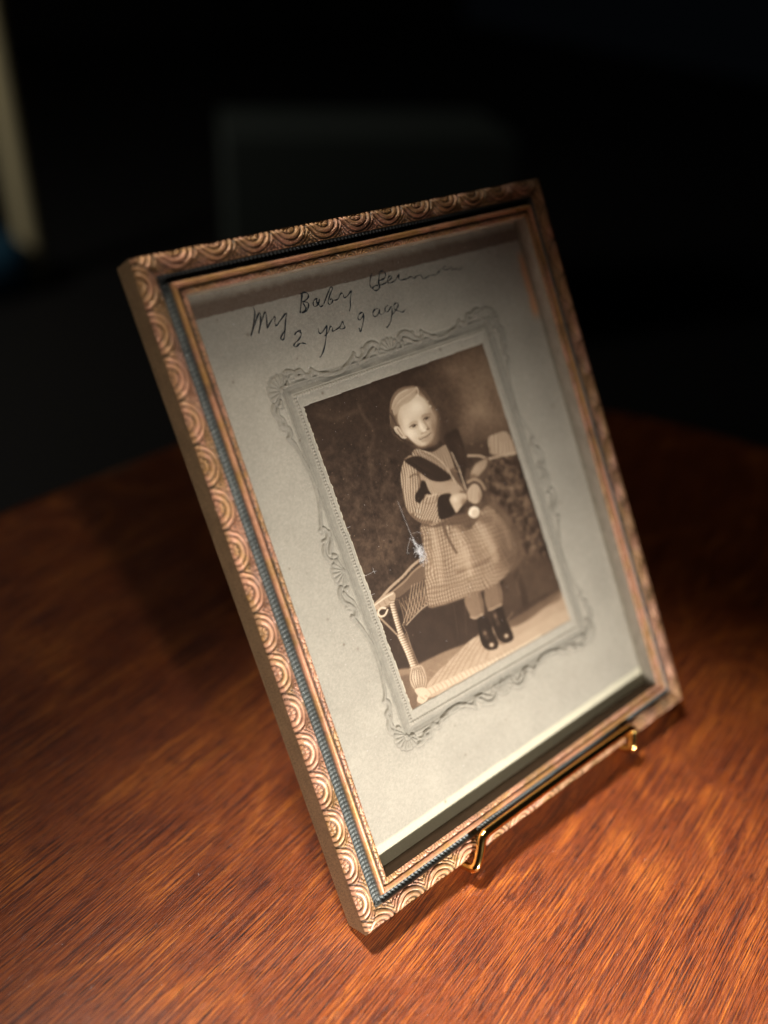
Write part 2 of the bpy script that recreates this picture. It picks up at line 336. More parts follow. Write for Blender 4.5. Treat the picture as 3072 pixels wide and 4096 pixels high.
# ------------------------------------------------------------------ mount card with embossed surround
PW, PH = 78.0, 102.0                                                  # the print, mm
WIN = [(40.16, 155.62), (117.25, 157.0), (120.27, 50.85), (43.34, 52.45)]    # corners of its opening on the card
H_pc = homog([(0, 0), (PW, 0), (PW, PH), (0, PH)], WIN); H_cp = np.linalg.inv(H_pc)
ZC = -6.4
SHELL, SCROLL = [], []
def orn_strokes():
    """embossed ornament: half-side paths in (distance from corner, distance outward) mm, mirrored round the four sides"""
    out = []
    half = [([(-3.6, 3.9), (-2.6, 2.6), (-3.4, 1.9), (-4.2, 2.8)], .55), ([(-3.6, 4.2), (-2.0, 5.6), (-.3, 5.4), (1.2, 4.6), (3.1, 4.8), (4.2, 3.2), (6.0, 2.6), (7.5, 3.6)], .75),
            ([(-1.6, 4.1), (0.2, 4.4), (1.6, 3.4), (3.4, 3.2)], .5), ([(2.0, 5.1), (3.2, 4.6), (4.6, 2.4)], .4), ([(7.3, 4.1), (8.6, 2.8), (10.4, 2.0), (14.4, 1.0), (18.2, 1.0), (21.5, 2.4), (24.8, 4.4)], .55),
            ([(24.6, 4.6), (24.4, 3.2), (26.2, 2.4), (28.0, 3.6), (28.2, 5.0)], .6), ([(28.2, 3.6), (29.7, 5.3), (32.2, 6.0), (34.4, 5.0), (35.0, 3.0), (34.0, 2.4), (33.4, 3.2)], .7),
            ([(26.0, 1.6), (28.6, 2.0), (31.0, 3.6), (32.6, 4.2)], .5), ([(36.2, 1.6), (37.5, 2.2), (39.0, 1.4)], .5)]
    sides = [('x', PW, -3.7-1.8, -1), ('x', PW, PH+3.7+1.8, 1), ('y', PH, -2.0-3.0, -1), ('y', PH, PW+2.0+3.0, 1)]
    for ax, Ls, o, sg in sides:
        k = (Ls/2)/39.0
        for pts, w in half:
            for mir in (0, 1):
                q = []
                for s_, t_ in pts:
                    ss = s_ if s_ < 8 else (8+(s_-8)*(Ls/2-8-15)/(24-8) if s_ < 24 else Ls/2-39+s_)
                    ss = Ls-ss if mir else ss; p = (ss, o+sg*t_) if ax == 'x' else (o+sg*t_, ss); q.append(p)
                out.append((q, w))
        c = (Ls/2, o+sg*1.3); c = c if ax == 'x' else (c[1], c[0]); d = (0, sg) if ax == 'x' else (sg, 0); SHELL.append((c, d, 4.8))
    for cx, cy, dx, dy in ((-5.3, -6.4, -1, -1), (PW+5.3, -6.4, 1, -1), (PW+5.3, PH+6.4, 1, 1), (-5.3, PH+6.4, -1, 1)):
        SHELL.append(((cx, cy), (dx*.7071, dy*.7071), 4.9))
    return out
def card():
    q_ = .22; x = np.arange(12.0, 148.01, q_); y = np.arange(12.0, 195.3, q_); X, Y = np.meshgrid(x, y)
    px, py = happly(H_cp, X, Y)
    # distance outside the opening, per axis, with the deckled left edge
    torn = .18*vnoise(px*0, py, .8, 3)+.22*vnoise(px*0, py, 3, 4)+.25*np.exp(-((py-26)/1.6)**2)
    ox = np.maximum(-(px-.1-torn*(px < PW/2)*1.6), px-PW); oy = np.maximum(-py, py-PH)
    inside_w = (ox < 0)*(oy < 0)
    Z = np.zeros_like(X)
    Z -= .55*inside_w
    rim = (1-sst(np.abs(np.maximum(ox, oy))/.45))
    # nested rectangular mouldings; ex/ey: scaled so that each line stays concentric
    m = np.maximum(ox/2.0, oy/3.7)                      # 1.0 = row of beads
    far = np.maximum(ox-2.0, oy-3.7)                    # mm outside the beads
    Z += .16*(1-sst(np.abs(far-.95)/.35)); Z -= .10*(1-sst(np.abs(far-2.1)/.8)); Z += .22*(1-sst(np.abs(far-3.6)/.45)); Z -= .12*(1-sst(np.abs(far-4.4)/.35))
    Z -= .10*sst((far-.6)/.3)*sst((4.2-far)/.3)
    # beads
    onx = (np.abs(oy-3.7) < .6)*(ox < 2.1); ony = (np.abs(ox-2.0) < .6)*(oy < 3.8)
    bx = (px/1.05) % 1-.5; by = (py/1.05) % 1-.5
    rb = np.where(onx, np.hypot(bx*1.05, oy-3.7), np.where(ony, np.hypot(by*1.05, ox-2.0), 9))
    Z += .34*np.sqrt(np.clip(1-(rb/.5)**2, 0, 1)); beadgap = ((onx | ony) & (rb > .46)); Z -= .07*(np.abs(m-1) < .0)
    tint = np.maximum(sst((far-.7)/.4)*sst((4.3-far)/.4)*.75, .6*beadgap)
    # scrolls and shells
    O = np.zeros_like(X)
    for q, w in orn_strokes():
        p = catmull(q, False, 5); lo = p.min(0)-1.6; hi = p.max(0)+1.6
        sel = (px > lo[0])*(px < hi[0])*(py > lo[1])*(py < hi[1]); xs, ys = px[sel], py[sel]
        D = segdist(xs, ys, p, False); prof = .34*np.sqrt(np.clip(1-(D/(w*.95))**2, 0, 1))-.10*np.exp(-((D-w*1.5)/.3)**2)
        cur = O[sel]; O[sel] = np.where(np.abs(prof) > np.abs(cur), prof, cur); ti = tint[sel]; tint[sel] = np.maximum(ti, .55*sst((w+.5-D)/.5))
    for (cx, cy), (dx, dy), R in SHELL:
        u = (px-cx)*dx+(py-cy)*dy; v = -(px-cx)*dy+(py-cy)*dx; th = np.arctan2(v, u); n_ = 8
        rr = np.hypot(u, v)/R; lim = 1-.07*(1-np.abs(np.cos(th*n_))); spread = 1.55
        body = (np.abs(th) < spread)*(rr < lim); wide = (np.abs(th) < spread+.15)*(rr < lim+.12)
        ridge = np.abs(np.cos(th*n_))**.8*sst(rr/.3)*(.45+.55*sst((lim-rr)/.16))
        O = np.where(wide, -.08, O); O = np.where(body, .34*ridge-.04, O); tint = np.maximum(tint, .6*body*(1-.5*ridge)); tint = np.where(wide*(1-body), .5, tint)
        O = np.where(np.hypot(u-.4, v) < .7, .35, O)
    O = O*sst((far-.0)/.5+0)*(1-inside_w); Z = np.where(inside_w, Z, Z*1.6)+O*1.55
    warp = .25*fbm(X, Y, 60, 91); Z += warp*.6*sst(np.minimum(np.minimum(X-12, 148-X), np.minimum(Y-12, 195-Y))/10)
    base = lin((160, 152, 141)); grey = lin((124, 118, 109))
    col = base*np.ones(X.shape+(1,)); col = col*(1+.13*fbm(X, Y, 14, 17)[..., None]+.17*vnoise(X, Y, .5, 19)[..., None]+.05*vnoise(X, Y*2.5, 1.1, 20)[..., None])
    tt = (tint*(.85+.3*vnoise(X, Y, .9, 23)))[..., None]; col = col*(1-tt)+grey*tt
    # pale broken fibres round the opening
    rm = (rim*(ox < 1.0)*(px < PW/2)*(py > .3)*(ox > oy))[..., None]*.8; col = col*(1-rm)+lin((235, 222, 196))*rm
    # brown strip along the top, painted glare along the foot
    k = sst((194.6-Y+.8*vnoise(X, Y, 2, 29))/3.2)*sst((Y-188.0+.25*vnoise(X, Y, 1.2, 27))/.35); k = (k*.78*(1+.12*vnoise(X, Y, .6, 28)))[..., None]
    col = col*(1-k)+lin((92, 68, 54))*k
    k = (sst((19.8-Y+.3*vnoise(X, Y, 5, 30))/1.1)*.75)[..., None]; col = col*(1-k)+lin((206, 197, 174))*k  # pale foot strip: reflected light painted into the card colour
    # orange reflection of the gilt rail, painted into the card by the right edge
    k = (sst((X-143.6-(Y-170)*.04+.8*vnoise(X*0, Y, 3, 15))/2.2)*sst((Y-158)/5)*sst((186-Y)/6)*.6)[..., None]; col = col*(1-k)+lin((205, 130, 70))*k
    # foxing and specks
    r_ = np.random.RandomState(5)
    for _ in range(90):
        cx, cy, rr, a = r_.uniform(14, 146), r_.uniform(14, 193), r_.uniform(.2, .55), r_.uniform(.2, .7)
        i0, i1 = int((cx-12)/q_)-4, int((cx-12)/q_)+5; j0, j1 = int((cy-12)/q_)-4, int((cy-12)/q_)+5
        sl = (slice(max(j0, 0), j1), slice(max(i0, 0), i1)); g = np.exp(-((X[sl]-cx)**2+(Y[sl]-cy)**2)/rr**2)[..., None]*a; col[sl] = col[sl]*(1-g)+lin((90, 72, 56))*g
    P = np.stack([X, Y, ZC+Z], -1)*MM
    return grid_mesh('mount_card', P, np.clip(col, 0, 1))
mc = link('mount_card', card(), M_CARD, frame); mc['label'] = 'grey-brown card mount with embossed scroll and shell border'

# the print itself: a flat sepia photograph, painted tone by tone on a fine grid
PRINT = [
('P',[(-1.4,-10.68),(99.0,-3.07),(88.14,109.0),(-9.21,106.73)],0.19,0.07,1,0),
('B',[(72.08,12.96)],19.97,18.41,-3.01,0.52,0.8,0),
('B',[(66.83,5.25)],12.49,5.39,-3.13,0.42,0.5,0),
('B',[(73.3,24.17)],11.18,8.53,-3.05,0.5,0.5,0),
('B',[(60.43,23.57)],7.39,4.76,2.08,0.56,0.35,0),
('B',[(61.78,5.14)],4.78,2.39,-2.93,0.5,0.4,0),
('B',[(67.02,20.43)],4.2,3.56,3.01,0.6,0.4,0),
('B',[(74.25,18.03)],4.93,3.32,1.46,0.35,0.4,0),
('B',[(53.62,12.2)],7.71,5.53,1.81,0.27,0.8,0),
('B',[(54.14,18.57)],5.52,4.22,2.19,0.28,0.7,0),
('N',[(-1.4,-10.68),(99.0,-3.07),(88.14,109.0),(-9.21,106.73)],0.95,0.05,0.07,3),
('B',[(4.51,37.63)],17.23,12.16,1.65,0.26,0.55,0),
('B',[(4.07,55.72)],11.62,10.73,2.32,0.27,0.6,0),
('B',[(9.17,5.42)],6.03,2.84,-2.76,0.27,0.4,0),
('B',[(17.92,45.39)],10.53,6.58,2.04,0.29,0.5,0),
('B',[(-2.01,47.34)],9.92,8.97,-3.09,0.29,0.35,0),
('N',[(2.13,13.18),(29.64,27.8),(20.54,68.33),(-7.0,63.67)],2.16,0.1,5.73,5),
('N',[(3.03,19.31),(29.64,27.8),(20.54,68.33),(-7.0,63.67)],0.76,0.07,5.1,6),
('L',[(20.03,5.06),(20.41,9.3),(22.04,13.35),(21.31,16.71),(17.77,20.41),(16.11,25.88),(14.35,30.73),(14.72,35.09),(15.75,39.71),(18.86,43.25)],1.27,0.33,1.65,0.45),
('L',[(23.5,22.2),(23.34,25.18),(23.53,28.28),(21.33,30.61),(18.36,32.06),(16.52,34.49)],1.28,0.33,1.67,0.45),
('L',[(4.7,4.11),(9.25,6.9),(14.36,6.94),(19.67,6.72)],1.23,0.33,1.6,0.45),
('L',[(4.96,28.21),(6.63,31.15),(6.78,34.2)],1.24,0.33,1.62,0.45),
('L',[(24.2,38.31),(20.04,40.58),(14.98,44.97)],1.29,0.33,1.68,0.45),
('P',[(63.38,38.56),(74.87,38.94),(75.76,74.73),(74.93,89.57),(58.9,87.38),(53.65,74.56),(57.83,47.11)],0.27,2.18,0.9,1),
('N',[(63.88,37.42),(75.13,38.36),(77.4,75.33),(74.75,79.15),(60.35,73.75),(57.07,46.85)],1.89,0.26,2.18,9),
('N',[(63.88,37.42),(75.13,38.36),(77.4,75.33),(74.75,79.15),(60.35,73.75),(57.07,46.85)],0.65,0.1,2.18,19),
('L',[(72.06,45.27),(69.63,44.61),(67.83,42.59)],0.86,0.5,1.58,0.45),
('L',[(75.7,55.77),(71.48,53.81),(67.93,50.49)],0.87,0.5,1.6,0.45),
('L',[(74.96,59.54),(70.91,60.28),(67.52,59.63)],0.88,0.5,1.61,0.45),
('L',[(76.1,63.3),(73.6,61.55),(71.74,58.42)],0.88,0.5,1.62,0.45),
('L',[(75.33,50.31),(70.89,49.97),(67.12,48.25)],0.87,0.5,1.6,0.45),
('L',[(63.31,56.84),(65.92,61.2),(69.17,64.22)],0.87,0.5,1.6,0.45),
('L',[(76.43,66.8),(72.91,68.38),(70.02,68.56)],0.89,0.5,1.63,0.45),
('L',[(69.09,39.73),(71.97,42.41),(75.49,43.74)],0.87,0.5,1.59,0.45),
('L',[(75.4,54.33),(75.28,57.77),(75.77,59.82)],0.88,0.5,1.62,0.45),
('L',[(68.33,50.63),(64.58,53.97),(65.41,58.23),(70.42,59.31),(73.28,54.95)],0.58,0.17,0.65,0.7),
('P',[(67.05,30.67),(69.35,30.08),(76.06,31.14),(76.89,38.92),(70.11,37.44),(65.66,35.4)],0.6,0.57,0.95,1),
('T',[(67.05,30.67),(69.35,30.08),(76.06,31.14),(76.89,38.92),(70.11,37.44),(65.66,35.4)],(-0.34,0.94),1.43,0.09,0.29,0),
('L',[(56.1,33.36),(60.66,34.8),(64.08,36.97),(69.98,37.73),(76.89,38.92)],0.85,0.66,0.5,0.9),
('P',[(56.7,30.05),(62.53,30.57),(65.89,32.89),(64.89,35.16),(57.1,33.04)],0.24,0.84,0.9,1),
('B',[(59.22,30.19)],0.64,0.48,-3.0,0.55,0.5,0),
('B',[(63.18,32.05)],0.65,0.49,-2.99,0.55,0.5,0),
('B',[(72.23,38.76)],0.76,0.56,-2.97,0.8,0.7,0),
('B',[(64.18,40.76)],2.35,0.65,2.94,0.42,0.5,0),
('P',[(-3.58,86.93),(11.53,88.69),(22.59,89.84),(36.1,90.23),(51.68,93.31),(66.07,92.3),(77.4,90.54),(88.14,109.0),(-2.67,109.85),(-4.5,96.07)],0.47,0.98,1,0),
('P',[(50.4,94.14),(59.47,94.45),(68.49,93.26),(77.71,92.05),(89.22,106.57),(51.2,104.74)],0.6,1.2,0.9,1),
('P',[(-2.14,90.74),(4.96,92.6),(1.04,105.08),(-3.59,102.92)],0.33,1.31,0.7,1),
('P',[(58.79,73.16),(75.24,75.9),(77.71,92.05),(65.81,92.88),(49.88,93.25),(50.62,83.43)],0.27,1.77,0.7,1),
('P',[(20.22,74.59),(34.95,77.22),(36.1,90.23),(19.29,89.75),(0.82,87.58),(1.82,74.72)],0.19,1.07,0.95,1),
('L',[(60.37,75.77),(60.44,83.91),(59.7,89.75)],3.21,0.19,1.02,0.7),
('L',[(62.47,77.24),(59.36,80.11),(58.75,84.6)],0.73,0.4,0.73,0.4),
('P',[(50.65,93.57),(58.69,94.13),(75.92,91.7),(74.93,89.57),(63.9,88.68),(48.6,90.02)],0.22,0.89,0.8,1),
('P',[(9.07,97.02),(14.53,94.87),(20.05,93.67),(26.73,91.93),(35.85,90.8),(43.54,97.38),(50.66,97.66),(78.92,98.14),(83.85,107.24),(24.54,104.6),(16.97,102.53),(7.72,100.98)],0.62,0.56,1,1),
('L',[(6.37,100.36),(12.63,97.3),(22.31,92.35)],0.47,0.5,0.27,0.6),
('L',[(7.89,93.25),(12.43,95.9),(20.82,97.63)],0.4,0.55,0.27,0.5),
('L',[(10.36,100.21),(16.83,96.8),(26.56,91.93)],0.47,0.5,0.27,0.6),
('L',[(11.88,93.06),(16.47,95.72),(25.06,97.24)],0.41,0.55,0.27,0.5),
('L',[(14.39,100.05),(21.08,96.29),(30.86,91.5)],0.48,0.5,0.27,0.6),
('L',[(15.92,92.86),(20.57,95.54),(29.36,96.84)],0.41,0.55,0.27,0.5),
('L',[(18.47,99.9),(25.37,95.78),(35.21,91.06)],0.48,0.5,0.28,0.6),
('L',[(19.99,92.67),(24.7,95.36),(33.7,96.43)],0.41,0.55,0.28,0.5),
('L',[(22.6,99.74),(29.71,95.26),(39.6,90.62)],0.49,0.5,0.28,0.6),
('L',[(24.12,92.47),(28.89,95.17),(38.09,96.02)],0.42,0.55,0.28,0.5),
('L',[(26.77,99.57),(34.1,94.73),(44.05,90.18)],0.49,0.5,0.28,0.6),
('L',[(28.29,92.26),(33.12,94.98),(42.54,95.61)],0.42,0.55,0.28,0.5),
('L',[(30.99,99.41),(38.55,94.2),(48.55,89.73)],0.5,0.5,0.28,0.6),
('L',[(32.51,92.06),(37.41,94.79),(47.03,95.19)],0.42,0.55,0.28,0.5),
('L',[(35.26,99.25),(43.04,93.66),(53.1,89.27)],0.5,0.5,0.29,0.6),
('L',[(36.78,91.85),(41.74,94.6),(51.58,94.77)],0.43,0.55,0.29,0.5),
('P',[(35.36,89.93),(51.67,91.27),(76.58,90.21),(77.57,92.35),(58.69,94.13),(50.35,94.26),(44.8,94.53),(37.55,94.85)],0.6,1.45,0.35,1),
('L',[(4.44,100.14),(10.05,99.42),(18.07,100.05),(26.4,100.41),(39.76,101.87),(61.65,102.25)],2.35,0.7,0.28,1),
('L',[(5.27,98.63),(5.72,99.62),(5.86,100.59)],0.33,0.5,0.2,0.65),
('L',[(7.12,98.48),(7.58,99.47),(7.72,100.44)],0.33,0.5,0.2,0.65),
('L',[(8.79,98.76),(9.25,99.75),(9.39,100.73)],0.33,0.5,0.2,0.65),
('L',[(10.66,98.61),(11.12,99.6),(11.26,100.58)],0.34,0.5,0.2,0.65),
('L',[(12.34,98.89),(12.81,99.88),(12.95,100.87)],0.34,0.5,0.2,0.65),
('L',[(14.23,98.73),(14.7,99.73),(14.84,100.72)],0.34,0.5,0.2,0.65),
('L',[(15.93,99.02),(16.4,100.02),(16.55,101.01)],0.34,0.5,0.2,0.65),
('L',[(17.84,98.86),(18.31,99.87),(18.46,100.86)],0.34,0.5,0.2,0.65),
('L',[(19.56,99.15),(20.04,100.16),(20.19,101.15)],0.34,0.5,0.2,0.65),
('L',[(21.48,98.99),(21.97,100.0),(22.12,101.0)],0.34,0.5,0.21,0.65),
('L',[(23.22,99.28),(23.71,100.29),(23.86,101.29)],0.34,0.5,0.21,0.65),
('L',[(25.17,99.13),(25.66,100.14),(25.82,101.14)],0.35,0.5,0.21,0.65),
('L',[(26.92,99.42),(27.42,100.43),(27.58,101.44)],0.35,0.5,0.21,0.65),
('L',[(28.89,99.26),(29.39,100.28),(29.55,101.29)],0.35,0.5,0.21,0.65),
('L',[(30.66,99.55),(31.17,100.57),(31.33,101.58)],0.35,0.5,0.21,0.65),
('L',[(32.65,99.4),(33.16,100.42),(33.32,101.43)],0.35,0.5,0.21,0.65),
('L',[(34.45,99.69),(34.96,100.72),(35.12,101.73)],0.35,0.5,0.21,0.65),
('L',[(36.45,99.53),(36.97,100.56),(37.13,101.58)],0.35,0.5,0.21,0.65),
('L',[(38.27,99.83),(38.78,100.86),(38.95,101.88)],0.36,0.5,0.21,0.65),
('L',[(40.29,99.67),(40.81,100.71),(40.99,101.73)],0.36,0.5,0.21,0.65),
('L',[(42.13,99.97),(42.65,101.01),(42.83,102.03)],0.36,0.5,0.21,0.65),
('L',[(44.17,99.81),(44.7,100.85),(44.88,101.88)],0.36,0.5,0.22,0.65),
('L',[(46.03,100.11),(46.56,101.15),(46.74,102.19)],0.36,0.5,0.22,0.65),
('L',[(48.1,99.95),(48.63,101.0),(48.82,102.03)],0.36,0.5,0.22,0.65),
('P',[(4.37,98.48),(7.33,98.19),(8.78,99.5),(6.56,101.76),(4.18,101.65)],0.7,0.33,1,1),
('L',[(4.8,99.33),(6.13,100.91)],0.27,0.5,0.2,0.7),
('L',[(5.83,98.82),(7.5,100.55)],0.27,0.5,0.2,0.7),
('P',[(9.65,64.07),(16.96,61.87),(23.82,60.37),(19.66,73.09),(14.57,73.6),(9.18,75.86),(9.3,70.21)],0.25,0.33,0.95,1),
('P',[(9.89,63.54),(17.19,61.33),(24.18,59.55),(22.37,64.58),(16.21,65.37),(9.38,66.47)],0.38,0.52,0.9,1),
('L',[(9.68,67.22),(9.49,71.55),(8.64,75.63)],0.26,0.5,0.2,0.7),
('L',[(11.19,67.19),(10.85,71.53),(10.03,75.19)],0.26,0.5,0.2,0.7),
('L',[(12.71,67.16),(12.21,71.51),(11.42,74.74)],0.26,0.5,0.2,0.7),
('L',[(14.23,67.12),(13.58,71.49),(12.82,74.29)],0.26,0.5,0.2,0.7),
('L',[(15.77,67.09),(14.95,71.46),(14.22,73.84)],0.26,0.5,0.2,0.7),
('L',[(17.3,67.06),(16.33,71.44),(15.63,73.39)],0.26,0.5,0.2,0.7),
('L',[(18.85,67.03),(17.72,71.42),(17.04,72.94)],0.26,0.5,0.2,0.7),
('L',[(20.4,67.0),(19.1,71.4),(18.46,72.48)],0.27,0.5,0.2,0.7),
('L',[(21.96,66.97),(20.5,71.37),(19.88,72.03)],0.27,0.5,0.2,0.7),
('L',[(7.83,75.3),(11.85,71.24),(16.45,64.83)],0.33,0.62,0.2,0.75),
('L',[(10.14,68.66),(10.84,72.1),(10.94,74.04)],0.33,0.6,0.2,0.7),
('L',[(9.6,74.89),(13.29,71.05),(17.62,64.9)],0.33,0.62,0.2,0.75),
('L',[(11.89,68.47),(12.29,72.05),(12.56,73.8)],0.33,0.6,0.2,0.7),
('L',[(11.38,74.47),(14.74,70.87),(18.79,64.98)],0.33,0.62,0.2,0.75),
('L',[(13.64,68.28),(13.75,72.0),(14.18,73.57)],0.33,0.6,0.2,0.7),
('L',[(13.17,74.05),(16.18,70.68),(19.97,65.05)],0.33,0.62,0.2,0.75),
('L',[(15.4,68.09),(15.22,71.95),(15.82,73.34)],0.33,0.6,0.2,0.7),
('L',[(14.96,73.63),(17.64,70.5),(21.15,65.13)],0.33,0.62,0.2,0.75),
('L',[(17.17,67.9),(16.69,71.9),(17.46,73.1)],0.33,0.6,0.2,0.7),
('L',[(16.76,73.21),(19.1,70.31),(22.33,65.2)],0.33,0.62,0.2,0.75),
('L',[(18.95,67.71),(18.17,71.86),(19.1,72.87)],0.33,0.6,0.2,0.7),
('L',[(18.57,72.78),(20.56,70.12),(23.52,65.28)],0.33,0.62,0.2,0.75),
('L',[(20.74,67.51),(19.66,71.81),(20.76,72.63)],0.33,0.6,0.2,0.7),
('L',[(9.18,75.86),(12.95,74.54),(17.11,73.35),(19.71,72.98)],0.4,0.66,0.2,0.8),
('L',[(23.78,58.27),(18.95,59.17),(14.19,60.94),(8.01,62.49),(2.41,64.65),(0.44,65.3)],0.97,0.6,0.39,1),
('L',[(23.94,60.1),(18.99,60.88),(14.2,62.7),(8.99,63.81),(4.5,65.17)],0.65,0.5,0.39,1),
('L',[(22.4,58.64),(21.47,59.29)],0.26,0.35,0.2,0.6),
('L',[(20.54,59.2),(19.61,59.86)],0.26,0.35,0.2,0.6),
('L',[(18.69,59.76),(17.76,60.42)],0.26,0.35,0.2,0.6),
('L',[(16.84,60.32),(15.92,60.97)],0.26,0.35,0.2,0.6),
('L',[(15.01,60.88),(14.09,61.53)],0.26,0.35,0.2,0.6),
('L',[(13.18,61.43),(12.26,62.08)],0.26,0.35,0.19,0.6),
('L',[(11.36,61.98),(10.45,62.63)],0.26,0.35,0.19,0.6),
('L',[(9.55,62.53),(8.64,63.18)],0.26,0.35,0.19,0.6),
('L',[(7.75,63.08),(6.84,63.72)],0.26,0.35,0.19,0.6),
('L',[(5.95,63.62),(5.05,64.26)],0.26,0.35,0.19,0.6),
('L',[(4.17,64.17),(3.27,64.8)],0.26,0.35,0.19,0.6),
('L',[(2.39,64.7),(1.49,65.34)],0.25,0.35,0.19,0.6),
('P',[(0.2,65.32),(3.42,64.12),(8.2,63.82),(9.06,65.41),(7.34,67.54),(4.88,67.81),(1.24,67.29)],0.6,0.51,1,1),
('L',[(0.97,65.32),(4.73,64.64),(8.3,64.48)],0.45,0.82,0.32,0.8),
('L',[(2.01,67.29),(5.02,67.5),(7.59,67.33)],0.45,0.34,0.39,0.8),
('L',[(2.06,65.44),(2.46,66.97)],0.26,0.45,0.19,0.7),
('L',[(4.05,65.3),(4.46,66.83)],0.26,0.45,0.19,0.7),
('L',[(6.05,65.16),(6.46,66.69)],0.26,0.45,0.19,0.7),
('L',[(4.26,68.5),(2.73,69.7),(1.26,69.35),(1.08,67.85),(2.42,67.08),(3.72,67.79)],0.64,0.78,0.32,1),
('L',[(1.11,69.86),(2.53,73.12),(4.11,76.61),(5.89,79.7)],0.58,0.55,0.19,0.95),
('L',[(7.83,75.3),(8.32,78.68),(7.86,84.23),(7.2,88.44)],0.33,0.45,0.2,0.8),
('L',[(6.63,67.89),(6.21,72.74),(5.88,78.3)],1.94,0.64,0.52,1),
('L',[(6.17,67.71),(5.74,72.56),(5.35,78.07)],0.52,0.8,0.52,0.7),
('L',[(7.37,68.18),(6.94,73.04),(6.55,78.57)],0.52,0.36,0.52,0.7),
('L',[(5.75,78.24),(6.39,83.6),(6.48,89.54)],2.62,0.62,0.52,1),
('L',[(5.12,78.23),(5.62,83.53),(5.71,89.46)],0.65,0.78,0.65,0.7),
('L',[(6.77,78.42),(7.42,83.79),(7.56,89.62)],0.79,0.36,0.66,0.7),
('T',[(5.68,66.88),(8.24,67.27),(9.09,90.55),(4.57,89.86),(3.94,78.75)],(0.98,0.2),0.85,0.14,0.2,0),
('L',[(7.65,78.4),(8.1,83.69),(8.4,89.92)],0.53,0.5,0.26,0.6),
('P',[(5.3,89.66),(9.42,90.17),(9.91,93.82),(8.59,96.81),(6.31,97.74),(3.83,96.23),(3.26,92.82)],0.62,0.26,1,1),
('B',[(5.29,92.75)],3.54,1.33,1.99,0.78,0.6,0),
('L',[(6.02,89.85),(4.04,92.52),(4.23,96.42)],0.3,0.3,0.16,0.75),
('L',[(6.6,89.98),(5.04,92.96),(4.77,96.66)],0.3,0.3,0.16,0.75),
('L',[(7.19,90.1),(6.05,93.41),(5.31,96.9)],0.3,0.3,0.16,0.75),
('L',[(7.78,90.23),(7.06,93.86),(5.85,97.14)],0.3,0.3,0.17,0.75),
('L',[(8.36,90.36),(8.07,94.31),(6.39,97.38)],0.3,0.3,0.17,0.75),
('L',[(8.95,90.49),(9.09,94.76),(6.93,97.62)],0.3,0.3,0.17,0.75),
('P',[(3.81,96.29),(7.69,97.38),(8.19,99.56),(4.8,99.33)],0.7,0.26,1,1),
('P',[(35.2,76.67),(42.08,76.74),(41.04,84.61),(36.35,84.76),(35.02,82.5)],0.45,0.84,1,1),
('P',[(44.71,77.11),(51.47,77.06),(49.84,84.79),(43.26,84.37)],0.43,0.85,1,1),
('L',[(41.83,77.3),(40.82,84.52)],1.12,0.36,0.56,0.7),
('L',[(50.99,77.55),(49.66,84.39)],1.14,0.36,0.57,0.7),
('L',[(34.94,83.46),(36.82,84.69),(40.32,84.65)],0.63,0.66,0.28,0.6),
('L',[(43.26,84.37),(46.44,84.78),(49.51,84.73)],0.64,0.62,0.28,0.6),
('P',[(37.35,85.44),(40.22,85.27),(41.95,87.31),(42.17,91.42),(42.91,95.77),(41.53,97.88),(37.59,96.75),(35.93,94.17),(36.1,90.23)],0.13,0.35,1,1),
('P',[(44.31,85.59),(49.31,85.59),(49.52,90.39),(50.25,96.12),(49.13,98.04),(45.31,97.45),(43.04,94.47),(43.05,90.44)],0.13,0.36,1,1),
('B',[(39.78,95.8)],1.06,0.81,-2.77,0.85,0.95,0),
('B',[(47.16,95.52)],0.99,0.75,-2.78,0.8,0.95,0),
('B',[(38.66,90.97)],1.06,0.9,1.05,0.55,0.7,0),
('B',[(45.31,87.34)],1.39,0.88,1.57,0.5,0.7,0),
('B',[(45.44,90.07)],1.15,0.8,1.54,0.42,0.6,0),
('B',[(38.93,92.75)],0.81,0.74,-2.86,0.4,0.5,0),
('P',[(28.44,47.74),(26.0,54.54),(23.94,60.1),(21.24,68.6),(19.97,73.85),(24.9,75.18),(31.21,76.07),(37.76,76.69),(45.26,77.45),(52.52,77.13),(58.41,75.03),(62.66,72.26),(64.58,67.93),(64.02,62.39),(61.5,56.87),(57.61,51.59),(53.05,51.97),(40.43,49.53)],0.5,1.11,1,1),
('T',[(29.11,46.22),(26.0,54.54),(19.73,74.4),(36.91,76.68),(42.6,63.83),(37.29,49.07)],(-0.21,0.98),1.15,0.12,0.54,0),
('T',[(36.91,76.68),(42.6,63.83),(37.29,49.07),(59.39,51.55),(66.86,69.43),(63.5,74.93),(45.06,77.9)],(0.13,0.99),1.34,0.1,0.99,0),
('T',[(28.44,47.74),(26.0,54.54),(23.94,60.1),(21.24,68.6),(19.97,73.85),(24.9,75.18),(31.21,76.07),(37.76,76.69),(45.26,77.45),(52.52,77.13),(58.41,75.03),(62.66,72.26),(64.58,67.93),(64.02,62.39),(61.5,56.87),(57.61,51.59),(53.05,51.97),(40.43,49.53)],(0.99,0.12),1.32,0.07,0.56,0),
('B',[(62.1,65.7)],11.08,7.88,1.39,0.3,0.65,0),
('B',[(59.3,72.01)],6.79,4.38,-2.83,0.28,0.55,0),
('B',[(28.87,58.76)],10.82,2.25,2.1,0.7,0.4,0),
('B',[(39.41,63.3)],6.87,4.65,1.44,0.72,0.45,0),
('B',[(51.07,62.36)],7.13,4.7,1.3,0.68,0.35,0),
('L',[(36.56,50.72),(36.77,55.9),(38.08,61.52)],1.09,0.3,0.68,0.75),
('L',[(29.2,48.76),(29.15,54.42),(26.71,61.77)],0.53,0.38,0.47,0.5),
